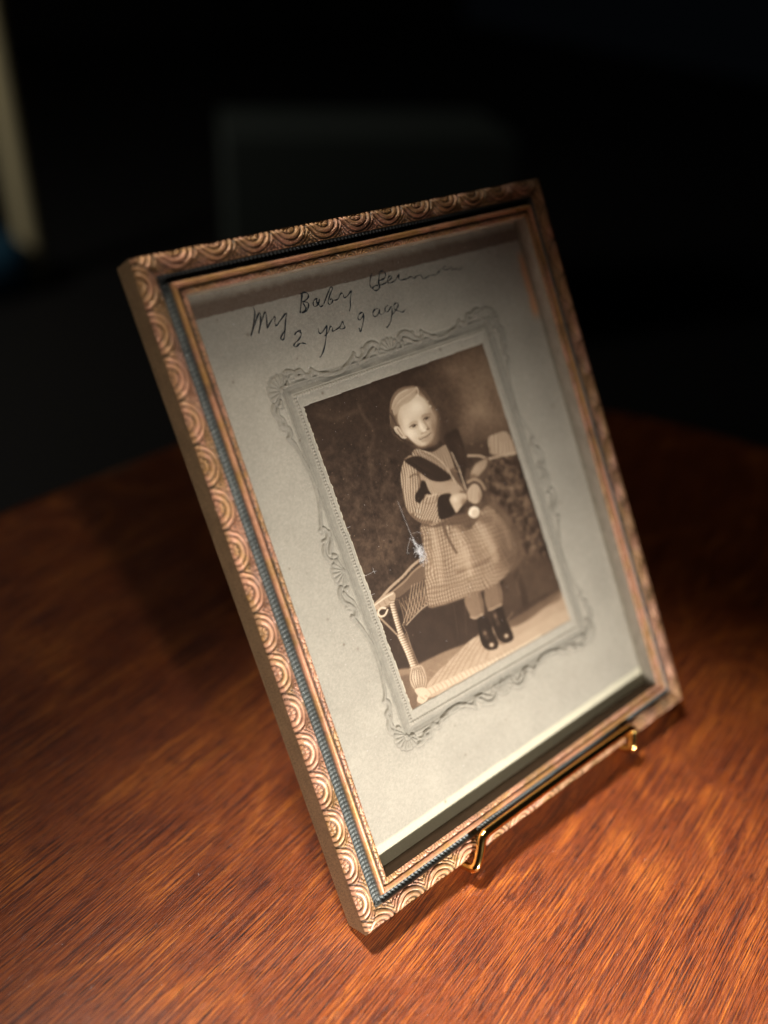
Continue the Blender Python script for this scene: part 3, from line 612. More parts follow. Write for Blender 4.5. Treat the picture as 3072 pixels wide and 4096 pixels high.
('L',[(33.1,50.14),(32.45,56.25),(31.68,63.64)],0.54,0.42,0.47,0.4),
('L',[(39.82,51.87),(43.11,54.96),(47.06,55.71)],1.51,0.34,0.83,0.6),
('L',[(44.46,56.73),(45.07,60.19),(45.82,64.37)],0.69,0.42,0.56,0.5),
('L',[(35.74,67.76),(41.48,68.3),(49.2,68.58),(57.07,66.86),(63.14,65.4)],0.99,0.4,0.63,0.7),
('L',[(40.26,65.24),(47.06,65.48),(55.9,63.45)],0.56,0.44,0.56,0.4),
('L',[(21.36,68.33),(31.02,70.8),(41.72,71.67),(52.11,71.99),(62.92,70.01)],0.49,0.46,0.49,0.5),
('L',[(20.02,73.74),(24.9,75.18),(31.21,76.07),(37.76,76.69),(45.31,77.34)],0.55,0.42,0.34,0.6),
('L',[(32.03,49.76),(31.13,58.32),(28.31,67.5)],2.29,0.74,2.02,0.35),
('L',[(40.91,54.18),(41.99,62.31),(40.86,69.7)],2.76,0.7,2.07,0.4),
('L',[(50.29,54.26),(53.09,61.78),(53.37,69.14)],3.11,0.7,2.12,0.4),
('L',[(57.62,53.55),(61.28,61.42),(61.08,67.99)],2.15,0.5,2.15,0.5),
('L',[(46.06,56.01),(47.56,64.36),(46.32,71.12)],1.54,0.46,2.1,0.45),
('L',[(61.48,54.88),(65.48,64.24),(64.78,72.03),(58.8,75.18)],2.46,0.36,2.17,0.7),
('L',[(53.8,50.29),(60.69,52.64),(64.9,59.38)],2.85,0.42,2.14,0.5),
('L',[(48.54,50.42),(52.05,54.23),(56.36,56.39)],2.8,0.38,2.1,0.6),
('P',[(28.87,46.76),(32.03,49.76),(37.77,49.88),(48.54,50.42),(52.42,53.38),(46.81,56.27),(43.6,53.85),(37.76,51.78),(33.16,50.92),(28.5,48.51)],0.3,0.68,0.75,1),
('P',[(33.51,26.26),(36.59,24.76),(41.83,27.63),(49.07,27.19),(51.1,32.11),(50.88,40.3),(49.9,44.45),(42.88,44.01),(34.47,40.54),(33.21,35.13)],0.5,0.47,1,1),
('T',[(33.51,26.26),(36.59,24.76),(41.83,27.63),(49.07,27.19),(51.1,32.11),(50.88,40.3),(49.9,44.45),(42.88,44.01),(34.47,40.54),(33.21,35.13)],(0.09,1.0),0.94,0.16,0.34,0),
('P',[(34.53,32.14),(37.6,35.32),(43.74,38.27),(48.03,40.0),(48.28,43.27),(41.67,42.96),(34.47,40.54)],0.6,0.41,0.8,1),
('T',[(34.53,32.14),(37.6,35.32),(43.74,38.27),(48.03,40.0),(48.28,43.27),(41.67,42.96),(34.47,40.54)],(0.02,1.0),0.81,0.13,0.34,0),
('P',[(33.37,26.21),(30.66,26.4),(28.43,28.02),(26.39,31.04),(25.25,35.58),(24.45,40.25),(25.29,43.95),(27.88,47.16),(30.9,48.6),(35.61,49.12),(39.13,42.11),(36.19,40.36),(33.41,40.18),(31.04,40.94),(30.14,39.7),(33.21,35.13),(33.48,30.87)],0.55,0.4,1,1),
('T',[(29.66,25.96),(26.39,31.04),(24.45,40.25),(28.76,46.09),(30.14,39.7),(33.21,35.13),(33.38,28.37)],(-0.29,0.96),0.99,0.17,0.33,0),
('T',[(31.04,40.94),(33.41,40.18),(39.37,41.56),(36.33,49.37),(27.69,47.6),(26.45,44.04)],(-0.73,0.68),1.0,0.17,0.33,0),
('B',[(28.99,32.5)],5.33,1.02,2.06,0.74,0.5,0),
('L',[(25.75,43.8),(28.05,46.79),(32.47,48.78)],1.19,0.36,0.66,0.7),
('L',[(33.73,31.57),(33.21,35.13),(30.86,38.07)],0.93,0.36,0.53,0.6),
('L',[(29.78,32.39),(32.24,32.11),(33.33,32.83)],0.54,0.3,0.31,0.6),
('L',[(33.14,39.66),(35.07,40.68),(37.86,40.88)],0.55,0.78,0.31,0.6),
('L',[(32.16,41.88),(34.08,42.91),(36.87,43.12)],0.39,0.42,0.31,0.5),
('P',[(28.89,39.68),(29.79,38.17),(32.27,36.83),(34.07,34.88),(35.31,35.83),(35.36,38.4),(35.98,40.25),(33.87,39.62),(31.75,40.65),(30.44,41.48),(29.19,40.58)],0.14,0.46,1,1),
('P',[(52.55,36.47),(55.18,37.32),(58.7,36.2),(64.07,36.78),(63.06,40.23),(59.35,42.8),(55.2,41.82),(51.7,41.79)],0.3,0.33,0.9,1),
('P',[(53.95,40.1),(57.16,37.4),(60.01,36.69),(63.95,37.04),(62.09,39.16),(58.74,40.72),(56.45,41.29)],0.58,0.33,0.9,1),
('T',[(53.95,40.1),(57.16,37.4),(60.01,36.69),(63.95,37.04),(62.09,39.16),(58.74,40.72),(56.45,41.29)],(0.86,-0.51),0.65,0.08,0.33,0),
('B',[(57.69,38.5)],2.08,1.2,2.74,0.66,0.5,0),
('L',[(64.0,36.94),(62.45,39.28),(59.18,40.86),(56.82,41.6)],0.66,0.3,0.57,0.7),
('P',[(52.37,38.87),(59.58,43.15),(59.9,50.41),(55.31,50.81),(47.05,46.05)],0.3,1.12,0.6,1),
('L',[(52.35,41.44),(55.35,41.49),(57.65,43.18),(58.48,45.91)],1.06,0.56,0.33,0.9),
('P',[(30.07,27.2),(31.66,26.47),(35.96,27.09),(39.9,30.13),(43.34,33.54),(46.01,36.93),(45.6,38.25),(41.46,37.78),(37.72,35.98),(34.72,32.64),(32.61,30.1)],0.16,0.53,1,1),
('B',[(36.67,31.9)],4.07,1.05,-2.32,0.24,0.6,0),
('L',[(33.14,28.91),(36.43,32.44),(41.2,36.5)],0.53,0.1,0.67,0.6),
('P',[(48.89,24.38),(52.31,23.66),(55.14,23.57),(55.55,25.9),(55.57,29.7),(54.72,34.52),(52.37,38.87),(50.51,41.14),(49.27,40.09),(49.01,35.87),(49.1,33.37),(49.0,30.18),(48.5,27.52)],0.17,0.96,1,1),
('B',[(53.2,30.23)],3.61,1.59,1.64,0.25,0.6,0),
('P',[(46.55,35.71),(48.76,35.48),(49.76,39.93),(48.4,42.04),(47.17,39.08)],0.3,0.55,0.8,1),
('L',[(47.93,35.73),(49.08,36.47),(51.1,37.49)],0.56,0.5,0.32,0.6),
('T',[(32.81,26.04),(36.66,24.59),(39.31,27.77),(36.81,27.91)],(0.26,0.96),0.66,0.12,0.26,0),
('L',[(30.18,26.25),(32.56,26.11),(35.92,26.98)],0.27,0.5,0.19,0.6),
('P',[(38.43,41.99),(43.47,42.47),(43.26,44.92),(43.13,48.22),(41.83,49.71),(38.8,49.7),(36.0,48.9),(36.36,45.89)],0.14,0.63,1,1),
('P',[(42.55,44.31),(44.04,43.4),(47.36,43.7),(50.03,44.97),(49.44,46.64),(47.05,47.78),(45.49,48.48),(43.54,49.3),(43.03,47.89),(42.58,45.8)],0.68,0.64,1,1),
('B',[(47.94,46.88)],1.6,1.22,2.8,0.4,0.7,0),
('B',[(44.78,45.06)],1.37,1.05,-2.95,0.84,0.5,0),
('P',[(50.11,44.81),(51.99,43.38),(54.3,42.72),(56.01,43.66),(56.61,45.74),(56.24,47.51),(54.42,49.09),(52.34,49.21),(50.55,47.77),(49.76,46.38)],0.64,0.65,1,1),
('L',[(53.31,43.82),(51.28,47.27)],0.28,0.5,0.24,0.6),
('L',[(54.85,44.33),(52.8,48.16)],0.29,0.5,0.24,0.6),
('B',[(55.24,47.47)],2.16,0.93,2.01,0.45,0.6,0),
('L',[(50.32,44.32),(49.97,46.82),(49.82,48.27)],0.36,0.28,0.24,0.6),
('L',[(37.34,25.37),(40.08,27.2),(42.81,29.7),(44.86,32.72),(46.21,36.28),(47.5,40.03),(49.02,43.32)],0.36,0.72,0.2,0.9),
('L',[(37.65,26.26),(40.42,28.58),(43.09,31.24),(45.21,34.12),(46.49,37.85)],0.16,0.3,0.2,0.5),
('L',[(49.77,30.23),(50.08,33.09),(50.52,36.56),(50.53,39.91),(50.61,43.67)],0.4,0.74,0.2,0.9),
('L',[(50.65,30.69),(50.87,34.09),(51.1,37.49)],0.2,0.3,0.2,0.5),
('L',[(49.97,47.95),(50.12,49.88)],0.32,0.3,0.24,0.8),
('B',[(50.78,51.8)],2.73,2.2,-2.97,0.36,1,1),
('B',[(50.85,51.64)],2.35,1.91,-2.98,0.84,1,1),
('B',[(51.23,52.15)],1.6,1.28,-2.96,0.72,0.8,1),
('B',[(48.84,51.4)],0.72,0.64,2.3,0.98,0.9,0),
('P',[(36.2,24.01),(38.18,25.06),(41.52,26.1),(44.51,25.86),(46.35,24.97),(47.06,26.65),(43.87,27.3),(41.1,27.05),(37.9,25.69)],0.15,0.2,1,1),
('P',[(48.89,14.86),(51.32,14.84),(51.9,17.91),(50.77,22.67),(47.91,24.72),(45.07,24.58),(45.78,19.72)],0.24,0.95,0.8,1),
('P',[(29.93,16.41),(29.44,14.85),(29.78,12.84),(30.74,10.67),(31.74,8.51),(33.36,6.59),(35.9,5.2),(38.39,4.77),(40.97,4.99),(43.52,5.55),(45.57,6.76),(47.05,8.45),(47.95,10.71),(48.24,13.31),(48.64,15.22),(48.19,17.54),(47.2,18.7),(45.92,16.16),(43.68,12.64),(38.41,11.83),(33.47,14.64),(30.74,16.65)],0.44,0.69,1,1),
('B',[(30.63,13.8)],2.73,1.25,2.02,0.28,0.6,0),
('P',[(33.54,12.19),(34.87,10.63),(36.91,9.99),(39.56,9.75),(42.01,8.96),(43.68,8.37),(45.78,10.56),(46.64,12.6),(47.31,14.76),(47.63,16.84),(47.41,18.76),(46.15,21.28),(44.71,23.02),(42.79,24.32),(40.37,24.94),(38.35,24.68),(36.7,23.63),(35.36,21.89),(34.3,20.07),(33.02,18.97),(32.72,16.54),(32.79,14.08)],0.74,0.85,1,1),
('P',[(32.4,9.39),(34.85,6.94),(38.11,5.81),(41.52,5.85),(44.29,6.47),(42.71,8.45),(39.38,9.63),(35.81,10.38),(33.56,11.84),(31.86,12.05)],0.66,0.76,0.95,1),
('L',[(44.3,6.76),(42.35,7.99),(39.73,8.85),(36.5,9.34),(33.9,10.53),(32.35,12.19)],0.61,0.58,0.84,0.55),
('L',[(43.37,6.43),(39.94,7.32),(35.96,7.95),(33.17,9.62)],0.23,0.56,0.27,0.5),
('L',[(42.49,5.76),(38.27,5.86),(34.67,7.24),(32.15,9.32)],0.23,0.6,0.27,0.5),
('L',[(40.47,6.12),(36.65,6.39),(33.65,8.0),(31.96,9.97)],0.38,0.8,0.3,0.55),
('L',[(43.73,6.67),(40.77,7.55),(37.26,8.15),(34.8,9.03)],0.31,0.78,0.31,0.5),
('L',[(44.31,6.41),(44.45,7.69),(43.61,9.06)],0.46,0.86,0.46,0.75),
('L',[(45.63,6.95),(46.91,9.63),(47.61,12.34),(48.13,14.64),(48.19,16.46)],1.17,0.3,0.7,0.9),
('L',[(44.73,8.66),(46.34,10.9),(47.05,13.61)],0.47,0.62,0.54,0.5),
('L',[(30.71,11.36),(31.23,13.27),(31.63,15.68)],0.75,0.26,0.34,0.85),
('L',[(31.72,10.6),(31.58,12.67),(31.97,14.9)],0.45,0.34,0.38,0.75),
('L',[(30.33,11.6),(29.82,13.56),(28.82,15.02)],0.19,0.46,0.23,0.7),
('L',[(29.48,14.86),(29.36,17.3),(30.35,19.08),(31.35,20.45)],0.3,0.34,0.26,0.7),
('L',[(30.05,18.21),(31.05,20.11),(32.19,21.17)],0.23,0.42,0.23,0.6),
('L',[(29.0,15.43),(28.85,16.79),(29.51,18.4)],0.15,0.5,0.19,0.5),
('L',[(48.68,15.34),(49.18,16.39),(48.33,17.22)],0.39,0.42,0.24,0.6),
('P',[(30.26,15.87),(31.4,15.68),(32.34,16.35),(32.79,18.05),(33.27,19.47),(33.93,20.38),(32.24,20.01),(31.24,18.64),(30.35,17.31)],0.76,0.23,1,1),
('L',[(31.46,16.58),(31.81,17.97),(32.37,19.2)],0.42,0.38,0.27,0.8),
('L',[(30.58,16.6),(30.89,17.55),(31.29,18.52)],0.19,0.5,0.15,0.6),
('B',[(42.01,12.16)],2.66,2.03,-3.07,0.93,0.6,0),
('B',[(35.76,18.87)],1.57,1.21,-3.04,0.93,0.5,0),
('B',[(40.89,12.55)],4.22,2.71,-3.1,0.87,0.7,0),
('B',[(35.77,16.74)],3.71,2.62,1.65,0.9,0.55,0),
('B',[(36.16,20.07)],2.4,1.7,-2.97,0.9,0.6,0),
('B',[(46.09,20.54)],5.72,2.23,1.92,0.46,0.9,0),
('B',[(47.28,16.56)],3.1,1.8,1.51,0.58,0.7,0),
('B',[(41.14,24.82)],3.12,0.89,-3.11,0.55,0.6,0),
('B',[(37.52,24.42)],2.57,0.7,-2.72,0.6,0.5,0),
('B',[(33.47,14.64)],3.69,1.04,1.68,0.68,0.6,0),
('B',[(33.3,19.2)],1.57,0.74,-2.47,0.66,0.4,0),
('B',[(43.38,21.89)],2.11,1.48,2.11,0.66,0.55,0),
('B',[(38.3,17.14)],2.35,1.02,3.08,0.56,0.65,0),
('B',[(44.15,16.5)],2.22,1.1,3.09,0.48,0.75,0),
('B',[(41.09,16.89)],1.02,0.79,1.46,0.86,0.4,0),
('L',[(36.37,17.49),(37.34,17.21),(38.38,17.16),(39.66,17.68)],0.31,0.22,0.23,0.85),
('B',[(38.16,17.67)],0.79,0.37,-3.11,0.16,0.95,1),
('B',[(37.9,17.41)],0.26,0.17,-2.95,0.75,0.8,0),
('L',[(42.65,16.89),(43.48,16.52),(44.44,16.48),(45.5,16.9)],0.31,0.22,0.23,0.85),
('B',[(44.11,16.92)],0.71,0.34,-3.11,0.16,0.95,1),
('B',[(43.88,16.68)],0.22,0.17,-3.05,0.7,0.8,0),
('B',[(36.87,17.64)],0.39,0.2,3.07,0.78,0.6,0),
('B',[(39.07,17.94)],0.35,0.2,3.1,0.72,0.5,0),
('B',[(43.14,17.07)],0.31,0.17,-3.1,0.7,0.5,0),
('B',[(44.96,17.03)],0.31,0.17,-3.1,0.62,0.5,0),
('L',[(36.6,16.56),(37.86,16.22),(39.22,16.34),(40.17,16.84)],0.38,0.58,0.61,0.5),
('L',[(42.61,15.69),(44.08,15.48),(46.18,15.8)],0.47,0.48,0.62,0.6),
('L',[(36.53,17.96),(37.91,18.45),(39.29,18.29)],0.19,0.6,0.27,0.55),
('L',[(42.97,17.45),(44.02,17.76),(45.29,17.59)],0.19,0.5,0.27,0.5),
('B',[(40.99,18.72)],1.71,0.88,1.47,0.95,0.8,0),
('L',[(42.82,17.58),(43.33,18.99),(43.72,20.26)],0.62,0.5,0.54,0.75),
('B',[(41.69,20.12)],0.97,0.55,-3.14,0.92,0.75,0),
('B',[(43.19,20.18)],0.58,0.31,-3.1,0.26,0.95,0),
('B',[(40.65,20.78)],0.88,0.27,3.11,0.46,0.8,0),
('B',[(41.93,20.88)],0.62,0.21,3.11,0.48,0.7,0),
('B',[(40.17,20.02)],0.4,0.31,-3.04,0.7,0.6,0),
('L',[(38.68,22.34),(39.36,22.4),(40.32,22.37),(41.55,22.27),(42.74,22.06),(43.64,21.75)],0.27,0.22,0.23,0.95),
('L',[(39.23,22.9),(40.75,23.0),(42.68,22.62)],0.39,0.6,0.31,0.7),
('L',[(39.39,21.91),(40.74,21.96),(41.44,21.99),(42.73,21.77)],0.31,0.58,0.23,0.65),
('B',[(38.58,22.02)],0.4,0.34,3.11,0.48,0.6,0),
('B',[(43.98,21.64)],0.36,0.27,-3.03,0.34,0.5,0),
('B',[(39.99,24.18)],1.42,0.48,-3.11,0.8,0.6,0),
('L',[(39.41,23.35),(41.25,23.48)],0.27,0.55,0.35,0.6),
('L',[(37.26,20.76),(37.95,22.4)],0.31,0.74,0.46,0.4),
('L',[(34.22,20.26),(35.57,22.46),(37.13,24.23),(39.54,25.19),(41.92,25.21)],0.46,0.36,0.54,0.6),
('B',[(42.54,23.8)],2.24,1.71,-3.02,0.56,0.6,0),
('B',[(38.81,14.08)],2.64,2.02,-3.06,0.84,0.5,0),
('B',[(47.29,13.61)],0.36,0.27,-3.06,1,0.95,0),
('B',[(46.99,11.8)],0.27,0.2,-3.07,0.9,0.8,0),
('B',[(12.22,8.73)],0.18,0.15,-3.1,0.75,0.55,0),
('B',[(18.71,14.87)],0.18,0.15,-3.07,0.75,0.55,0),
('B',[(-5.37,27.12)],0.17,0.15,-3.03,0.75,0.55,0),
('B',[(36.07,25.77)],0.2,0.15,-3.02,0.75,0.55,0),
('B',[(22.1,25.94)],0.19,0.15,-3.02,0.75,0.55,0),
('B',[(8.97,8.01)],0.18,0.15,-3.11,0.75,0.55,0),
('B',[(-14.63,66.73)],0.17,0.15,-2.81,0.75,0.55,0),
('B',[(38.94,24.25)],0.2,0.15,-3.02,0.75,0.55,0),
('B',[(-0.57,47.2)],0.18,0.15,-2.92,0.75,0.55,0),
('B',[(13.57,71.98)],0.19,0.15,-2.82,0.75,0.55,0),
('B',[(12.95,55.99)],0.19,0.15,-2.89,0.75,0.55,0),
('B',[(23.67,18.25)],0.19,0.15,-3.05,0.75,0.55,0),
('B',[(24.81,11.33)],0.19,0.15,-3.08,0.75,0.55,0),
('B',[(21.91,27.84)],0.19,0.15,-3.01,0.75,0.55,0),
('B',[(16.22,35.43)],0.19,0.15,-2.98,0.75,0.55,0),
('B',[(20.37,38.27)],0.19,0.15,-2.97,0.75,0.55,0),
('B',[(2.21,21.86)],0.18,0.15,-3.05,0.75,0.55,0),
('B',[(44.56,13.26)],0.2,0.15,-3.06,0.75,0.55,0),
('B',[(-13.27,42.47)],0.17,0.15,-2.95,0.75,0.55,0),
('B',[(0.88,40.1)],0.18,0.15,-2.96,0.75,0.55,0),
('B',[(16.58,29.64)],0.18,0.15,-3.01,0.75,0.55,0),
('B',[(18.05,18.56)],0.18,0.15,-3.05,0.75,0.55,0),
('B',[(27.17,27.53)],0.19,0.15,-3.01,0.75,0.55,0),
('B',[(-2.09,56.63)],0.18,0.15,-2.88,0.75,0.55,0),
('B',[(2.12,42.52)],0.18,0.15,-2.95,0.75,0.55,0),
('B',[(-0.28,14.97)],0.17,0.15,-3.08,0.75,0.55,0),
('B',[(23.16,54.96)],0.19,0.15,-2.9,0.75,0.55,0),
('B',[(5.15,24.92)],0.18,0.15,-3.03,0.75,0.55,0),
('B',[(-1.79,32.98)],0.18,0.15,-3.0,0.75,0.55,0),
('B',[(-15.62,47.36)],0.17,0.15,-2.92,0.75,0.55,0),
('B',[(10.28,79.82)],0.19,0.15,-2.79,0.75,0.55,0),
('B',[(-4.22,18.5)],0.17,0.15,-3.07,0.75,0.55,0),
('B',[(-5.62,71.78)],0.18,0.15,-2.8,0.75,0.55,0),
('B',[(8.98,66.98)],0.19,0.15,-2.84,0.75,0.55,0),
('B',[(12.33,15.88)],0.18,0.15,-3.07,0.75,0.55,0),
('B',[(21.78,14.28)],0.19,0.15,-3.07,0.75,0.55,0),
('B',[(-7.62,72.52)],0.18,0.15,-2.79,0.75,0.55,0),
('B',[(20.0,3.45)],0.18,0.15,-3.11,0.75,0.55,0),
('B',[(0.74,10.57)],0.17,0.15,-3.1,0.75,0.55,0),
('B',[(32.46,36.55)],0.19,0.15,-2.98,0.75,0.55,0),
('B',[(15.15,9.11)],0.18,0.15,-3.1,0.75,0.55,0),
('B',[(12.19,5.21)],0.18,0.15,-3.11,0.75,0.55,0),
('B',[(1.28,10.66)],0.17,0.15,-3.1,0.75,0.55,0),
('B',[(33.65,18.95)],0.19,0.15,-3.05,0.75,0.55,0),
('B',[(-9.34,32.92)],0.17,0.15,-3.0,0.75,0.55,0),
('B',[(-15.17,72.38)],0.18,0.15,-2.78,0.75,0.55,0),
('B',[(-6.65,36.99)],0.17,0.15,-2.98,0.75,0.55,0),
('B',[(30.39,39.83)],0.19,0.15,-2.97,0.75,0.55,0),
('B',[(2.87,30.63)],0.18,0.15,-3.01,0.75,0.55,0),
('B',[(-7.4,28.01)],0.17,0.15,-3.02,0.75,0.55,0),
('B',[(-11.8,64.7)],0.18,0.15,-2.83,0.75,0.55,0),
('B',[(-2.51,16.29)],0.17,0.15,-3.08,0.75,0.55,0),
('B',[(9.25,16.27)],0.18,0.15,-3.07,0.75,0.55,0),
('B',[(-12.01,62.97)],0.18,0.15,-2.84,0.75,0.55,0),
('B',[(9.15,3.69)],0.18,0.15,-3.12,0.75,0.55,0),
('L',[(12.19,33.03),(11.05,39.91),(10.24,46.95),(9.28,55.22),(8.73,59.97)],0.14,0.42,0.13,0.5),
('L',[(29.88,77.17),(28.5,83.14),(27.01,88.43)],0.27,0.36,0.27,0.45),
('L',[(35.69,75.55),(33.09,82.38),(30.99,88.11)],0.28,0.36,0.28,0.45),
('B',[(14.19,48.87)],0.65,0.52,-2.92,0.06,0.9,0),
('L',[(0.15,39.09),(1.22,39.18)],0.19,0.1,0.12,0.8)]
def print_mesh():
    nx, ny = 400, 520; I = paint_print(PRINT, nx, ny, PW, PH)
    st = [0, .2, .35, .5, .7, .85, 1]; R = [22, 60, 98, 140, 192, 228, 248]; G = [15, 45, 77, 115, 169, 209, 235]; B = [11, 36, 62, 94, 146, 188, 217]
    col = np.stack([lin(np.interp(I, st, c)) for c in (R, G, B)], -1)
    u, v = np.meshgrid(np.linspace(-.02, PW+.3, nx), np.linspace(-.1, PH+.1, ny)); u = u-(.7*sst((4-u)/4)); x, y = happly(H_pc, u, v)
    zz = ZC-.32+.12*fbm(x, y, 60, 91)*0
    return grid_mesh('photograph', np.stack([x, y, np.full_like(x, ZC-.30)], -1)*MM, col, True)
ph = link('photograph', print_mesh(), M_PRINT, mc)
ph['label'] = 'sepia studio portrait of a small child in a striped dress on a wicker seat'

# handwriting: thin ribbons of pencil lying on the card
INK = [
([(34.38,187.79),(34.27,185.92),(32.3,182.33),(30.57,179.76)],0.311),
([(31.03,180.25),(34.25,184.26),(35.87,185.8),(35.58,183.96),(34.15,181.3),(33.36,179.94)],0.296),
([(33.71,180.51),(36.54,184.34),(37.83,185.55),(37.48,183.53),(36.55,180.75)],0.252),
([(36.55,180.75),(38.8,182.63),(40.42,183.59),(39.74,181.82),(39.88,180.88),(41.7,181.98),(44.44,183.78)],0.252),
([(44.75,183.84),(43.24,181.02),(41.81,178.01),(40.97,176.57),(40.07,176.42),(40.28,177.34),(42.73,179.32)],0.296),
([(52.12,188.23),(50.69,185.47),(49.23,182.6)],0.37),
([(51.36,188.14),(53.1,188.33),(54.06,187.58),(53.55,186.45),(51.16,185.55)],0.333),
([(51.27,185.83),(52.98,185.16),(52.93,184.06),(51.75,182.91),(49.81,182.6)],0.333),
([(51.37,185.32),(51.7,183.72),(50.79,182.69),(52.28,183.9)],0.333),
([(56.88,185.69),(55.67,185.45),(54.76,184.41),(55.04,183.42),(56.61,184.01),(57.57,185.35),(56.77,184.04),(56.96,183.0),(58.18,183.24)],0.296),
([(56.56,185.44),(55.99,184.33),(56.78,184.47)],0.296),
([(58.18,183.24),(61.36,186.61),(62.88,187.98),(63.36,187.45),(62.09,186.15),(60.72,184.56),(60.14,183.44),(60.7,182.94),(61.86,183.57),(62.03,184.41),(61.1,184.36)],0.252),
([(62.22,183.93),(62.93,183.78),(64.15,183.96),(65.84,185.36),(66.51,185.1),(66.56,183.83),(68.12,184.25),(69.99,185.45)],0.252),
([(70.06,185.43),(68.61,182.89),(67.7,180.54),(66.84,179.33)],0.237),
([(79.76,189.01),(78.49,187.48),(77.74,185.85),(77.76,184.66),(78.17,184.28)],0.265),
([(82.9,188.7),(81.9,187.1),(81.07,185.48),(80.4,184.72)],0.343),
([(82.9,188.7),(83.79,189.06),(84.59,188.66),(84.9,187.71),(84.18,186.65),(82.54,186.32),(81.4,186.31)],0.328),
([(81.47,186.29),(81.39,185.12),(80.88,184.02),(79.73,183.48),(78.7,183.73),(78.23,184.42),(79.19,184.97),(80.51,184.99)],0.328),
([(81.21,184.85),(82.72,184.85),(84.81,185.32),(86.84,186.12),(86.84,186.81),(85.94,186.75),(84.92,185.6),(85.07,184.82),(86.4,184.7)],0.265),
([(86.4,184.7),(88.23,185.24),(89.99,186.55),(90.2,186.3),(89.65,185.41),(90.05,184.72)],0.265),
([(90.05,184.72),(91.9,184.66),(93.17,184.71),(94.86,184.98),(95.8,184.03)],0.265),
([(95.8,184.03),(97.04,184.65),(98.96,184.64),(99.4,183.31),(100.64,183.38),(102.47,183.88)],0.25),
([(102.47,183.88),(103.99,183.8),(104.88,183.47),(106.28,183.88),(107.93,184.9)],0.234),
([(110.49,185.57),(109.38,185.41),(109.15,184.82),(109.78,184.32),(111.07,184.39),(112.04,184.74)],0.234),
([(112.04,184.74),(112.91,184.79),(113.33,184.46),(112.79,183.74),(114.04,183.69),(115.11,183.93),(115.97,183.19),(117.93,184.02)],0.218),
([(44.93,176.85),(46.04,177.51),(47.22,177.17),(47.18,176.32),(45.89,175.21),(44.31,174.49),(43.53,173.76),(44.3,173.33),(45.76,173.95),(46.8,173.83),(47.91,173.31)],0.296),
([(46.09,177.62),(47.3,177.77),(47.41,177.31)],0.222),
([(53.72,176.9),(53.64,175.36),(54.78,175.4),(57.23,177.08)],0.266),
([(57.23,177.08),(55.67,173.82),(53.66,170.55),(51.57,168.44),(51.1,168.56)],0.281),
([(55.16,174.06),(56.85,174.92),(58.35,176.45),(58.82,175.71),(58.46,174.79),(59.57,174.91)],0.252),
([(59.57,174.91),(61.66,175.56),(63.19,176.92),(63.21,175.97),(63.43,174.96),(62.1,174.7),(61.34,175.13)],0.252),
([(69.78,177.41),(69.19,176.52),(69.76,175.94),(71.17,176.71),(71.88,177.71)],0.281),
([(69.82,177.53),(71.36,178.02),(71.79,177.09),(70.58,174.79),(68.87,172.62),(68.31,172.62),(68.56,173.65)],0.281),
([(77.95,177.79),(76.58,177.83),(75.42,176.93),(75.52,175.74),(76.76,175.79),(77.97,176.81),(78.47,177.68),(77.91,176.24),(78.83,175.65)],0.281),
([(82.3,178.02),(80.88,177.54),(80.39,176.28),(81.67,176.2),(83.33,177.47),(83.05,175.89),(81.41,172.98),(79.29,171.37),(78.73,171.63)],0.266),
([(78.83,175.65),(80.46,176.46)],0.222),
([(82.22,174.63),(84.27,175.62),(86.22,177.17),(85.73,178.06),(84.4,177.43),(84.31,176.14),(85.66,175.32),(87.07,174.61),(88.54,175.34)],0.252),
([(89.04,174.44),(89.0,173.26)],0.311)]
def ink_mesh():
    V, F = [], []; rs = np.random.RandomState(3)
    for pts, w in INK:
        p = catmull(pts, False, 5) if len(pts) > 2 else np.array(pts, float)
        T = np.gradient(p, axis=0); T /= np.linalg.norm(T, axis=1)[:, None]+1e-9; N_ = np.stack([-T[:, 1], T[:, 0]], 1)
        ww = w*(1+.45*np.sin(np.arange(len(p))*.7+rs.rand()*6))*(.75+.5*rs.rand(len(p))); ww[0] *= .4; ww[-1] *= .3; b0 = len(V)
        for i in range(len(p)):
            for sgn in (-.5, .5): q = p[i]+N_[i]*ww[i]*sgn; V.append((q[0]*MM, q[1]*MM, (ZC+.22)*MM))
        for i in range(len(p)-1): F.append((b0+2*i, b0+2*i+1, b0+2*i+3, b0+2*i+2))
    return quads_mesh('handwriting', V, F)
hw = link('handwriting', ink_mesh(), M_INK, mc); hw['label'] = 'pencilled words My Baby Bernice 2 yrs of age'

def specks(name, n, place, r0, r1, m_, parent):
    V, F = [], []; rs = np.random.RandomState(21)
    for _ in range(n):
        c = np.array(place(rs)); r = rs.uniform(r0, r1); b0 = len(V)
        for dv in ((1, 0, 0), (-1, 0, 0), (0, 1, 0), (0, -1, 0), (0, 0, 1), (0, 0, -1)): V.append(tuple((c+np.array(dv)*r*rs.uniform(.6, 1.5))*MM))
        F += [tuple(b0+i for i in q) for q in ((0, 2, 4), (2, 1, 4), (1, 3, 4), (3, 0, 4), (2, 0, 5), (1, 2, 5), (3, 1, 5), (0, 3, 5))]
    o = link(name, quads_mesh(name, V, F), m_, parent); o['kind'] = 'stuff'; return o
specks('dust', 260, lambda r: (r.uniform(13, 147), r.uniform(16, 194)**1.0, -4.25), .035, .10, M_LINT, frame)
td = specks('table_dust', 70, lambda r: (r.uniform(-110, 160), r.uniform(-110, 60), .08), .05, .13, M_LINT, None)
td['label'] = 'scattered pale dust specks lying on the wooden tabletop'; td['category'] = 'dust'
gl = link('glass_pane', box_mesh('glass_pane', 11.8, 148.2, 11.8, FH-11.8, -5.5, -4.4), M_GLASS, frame)

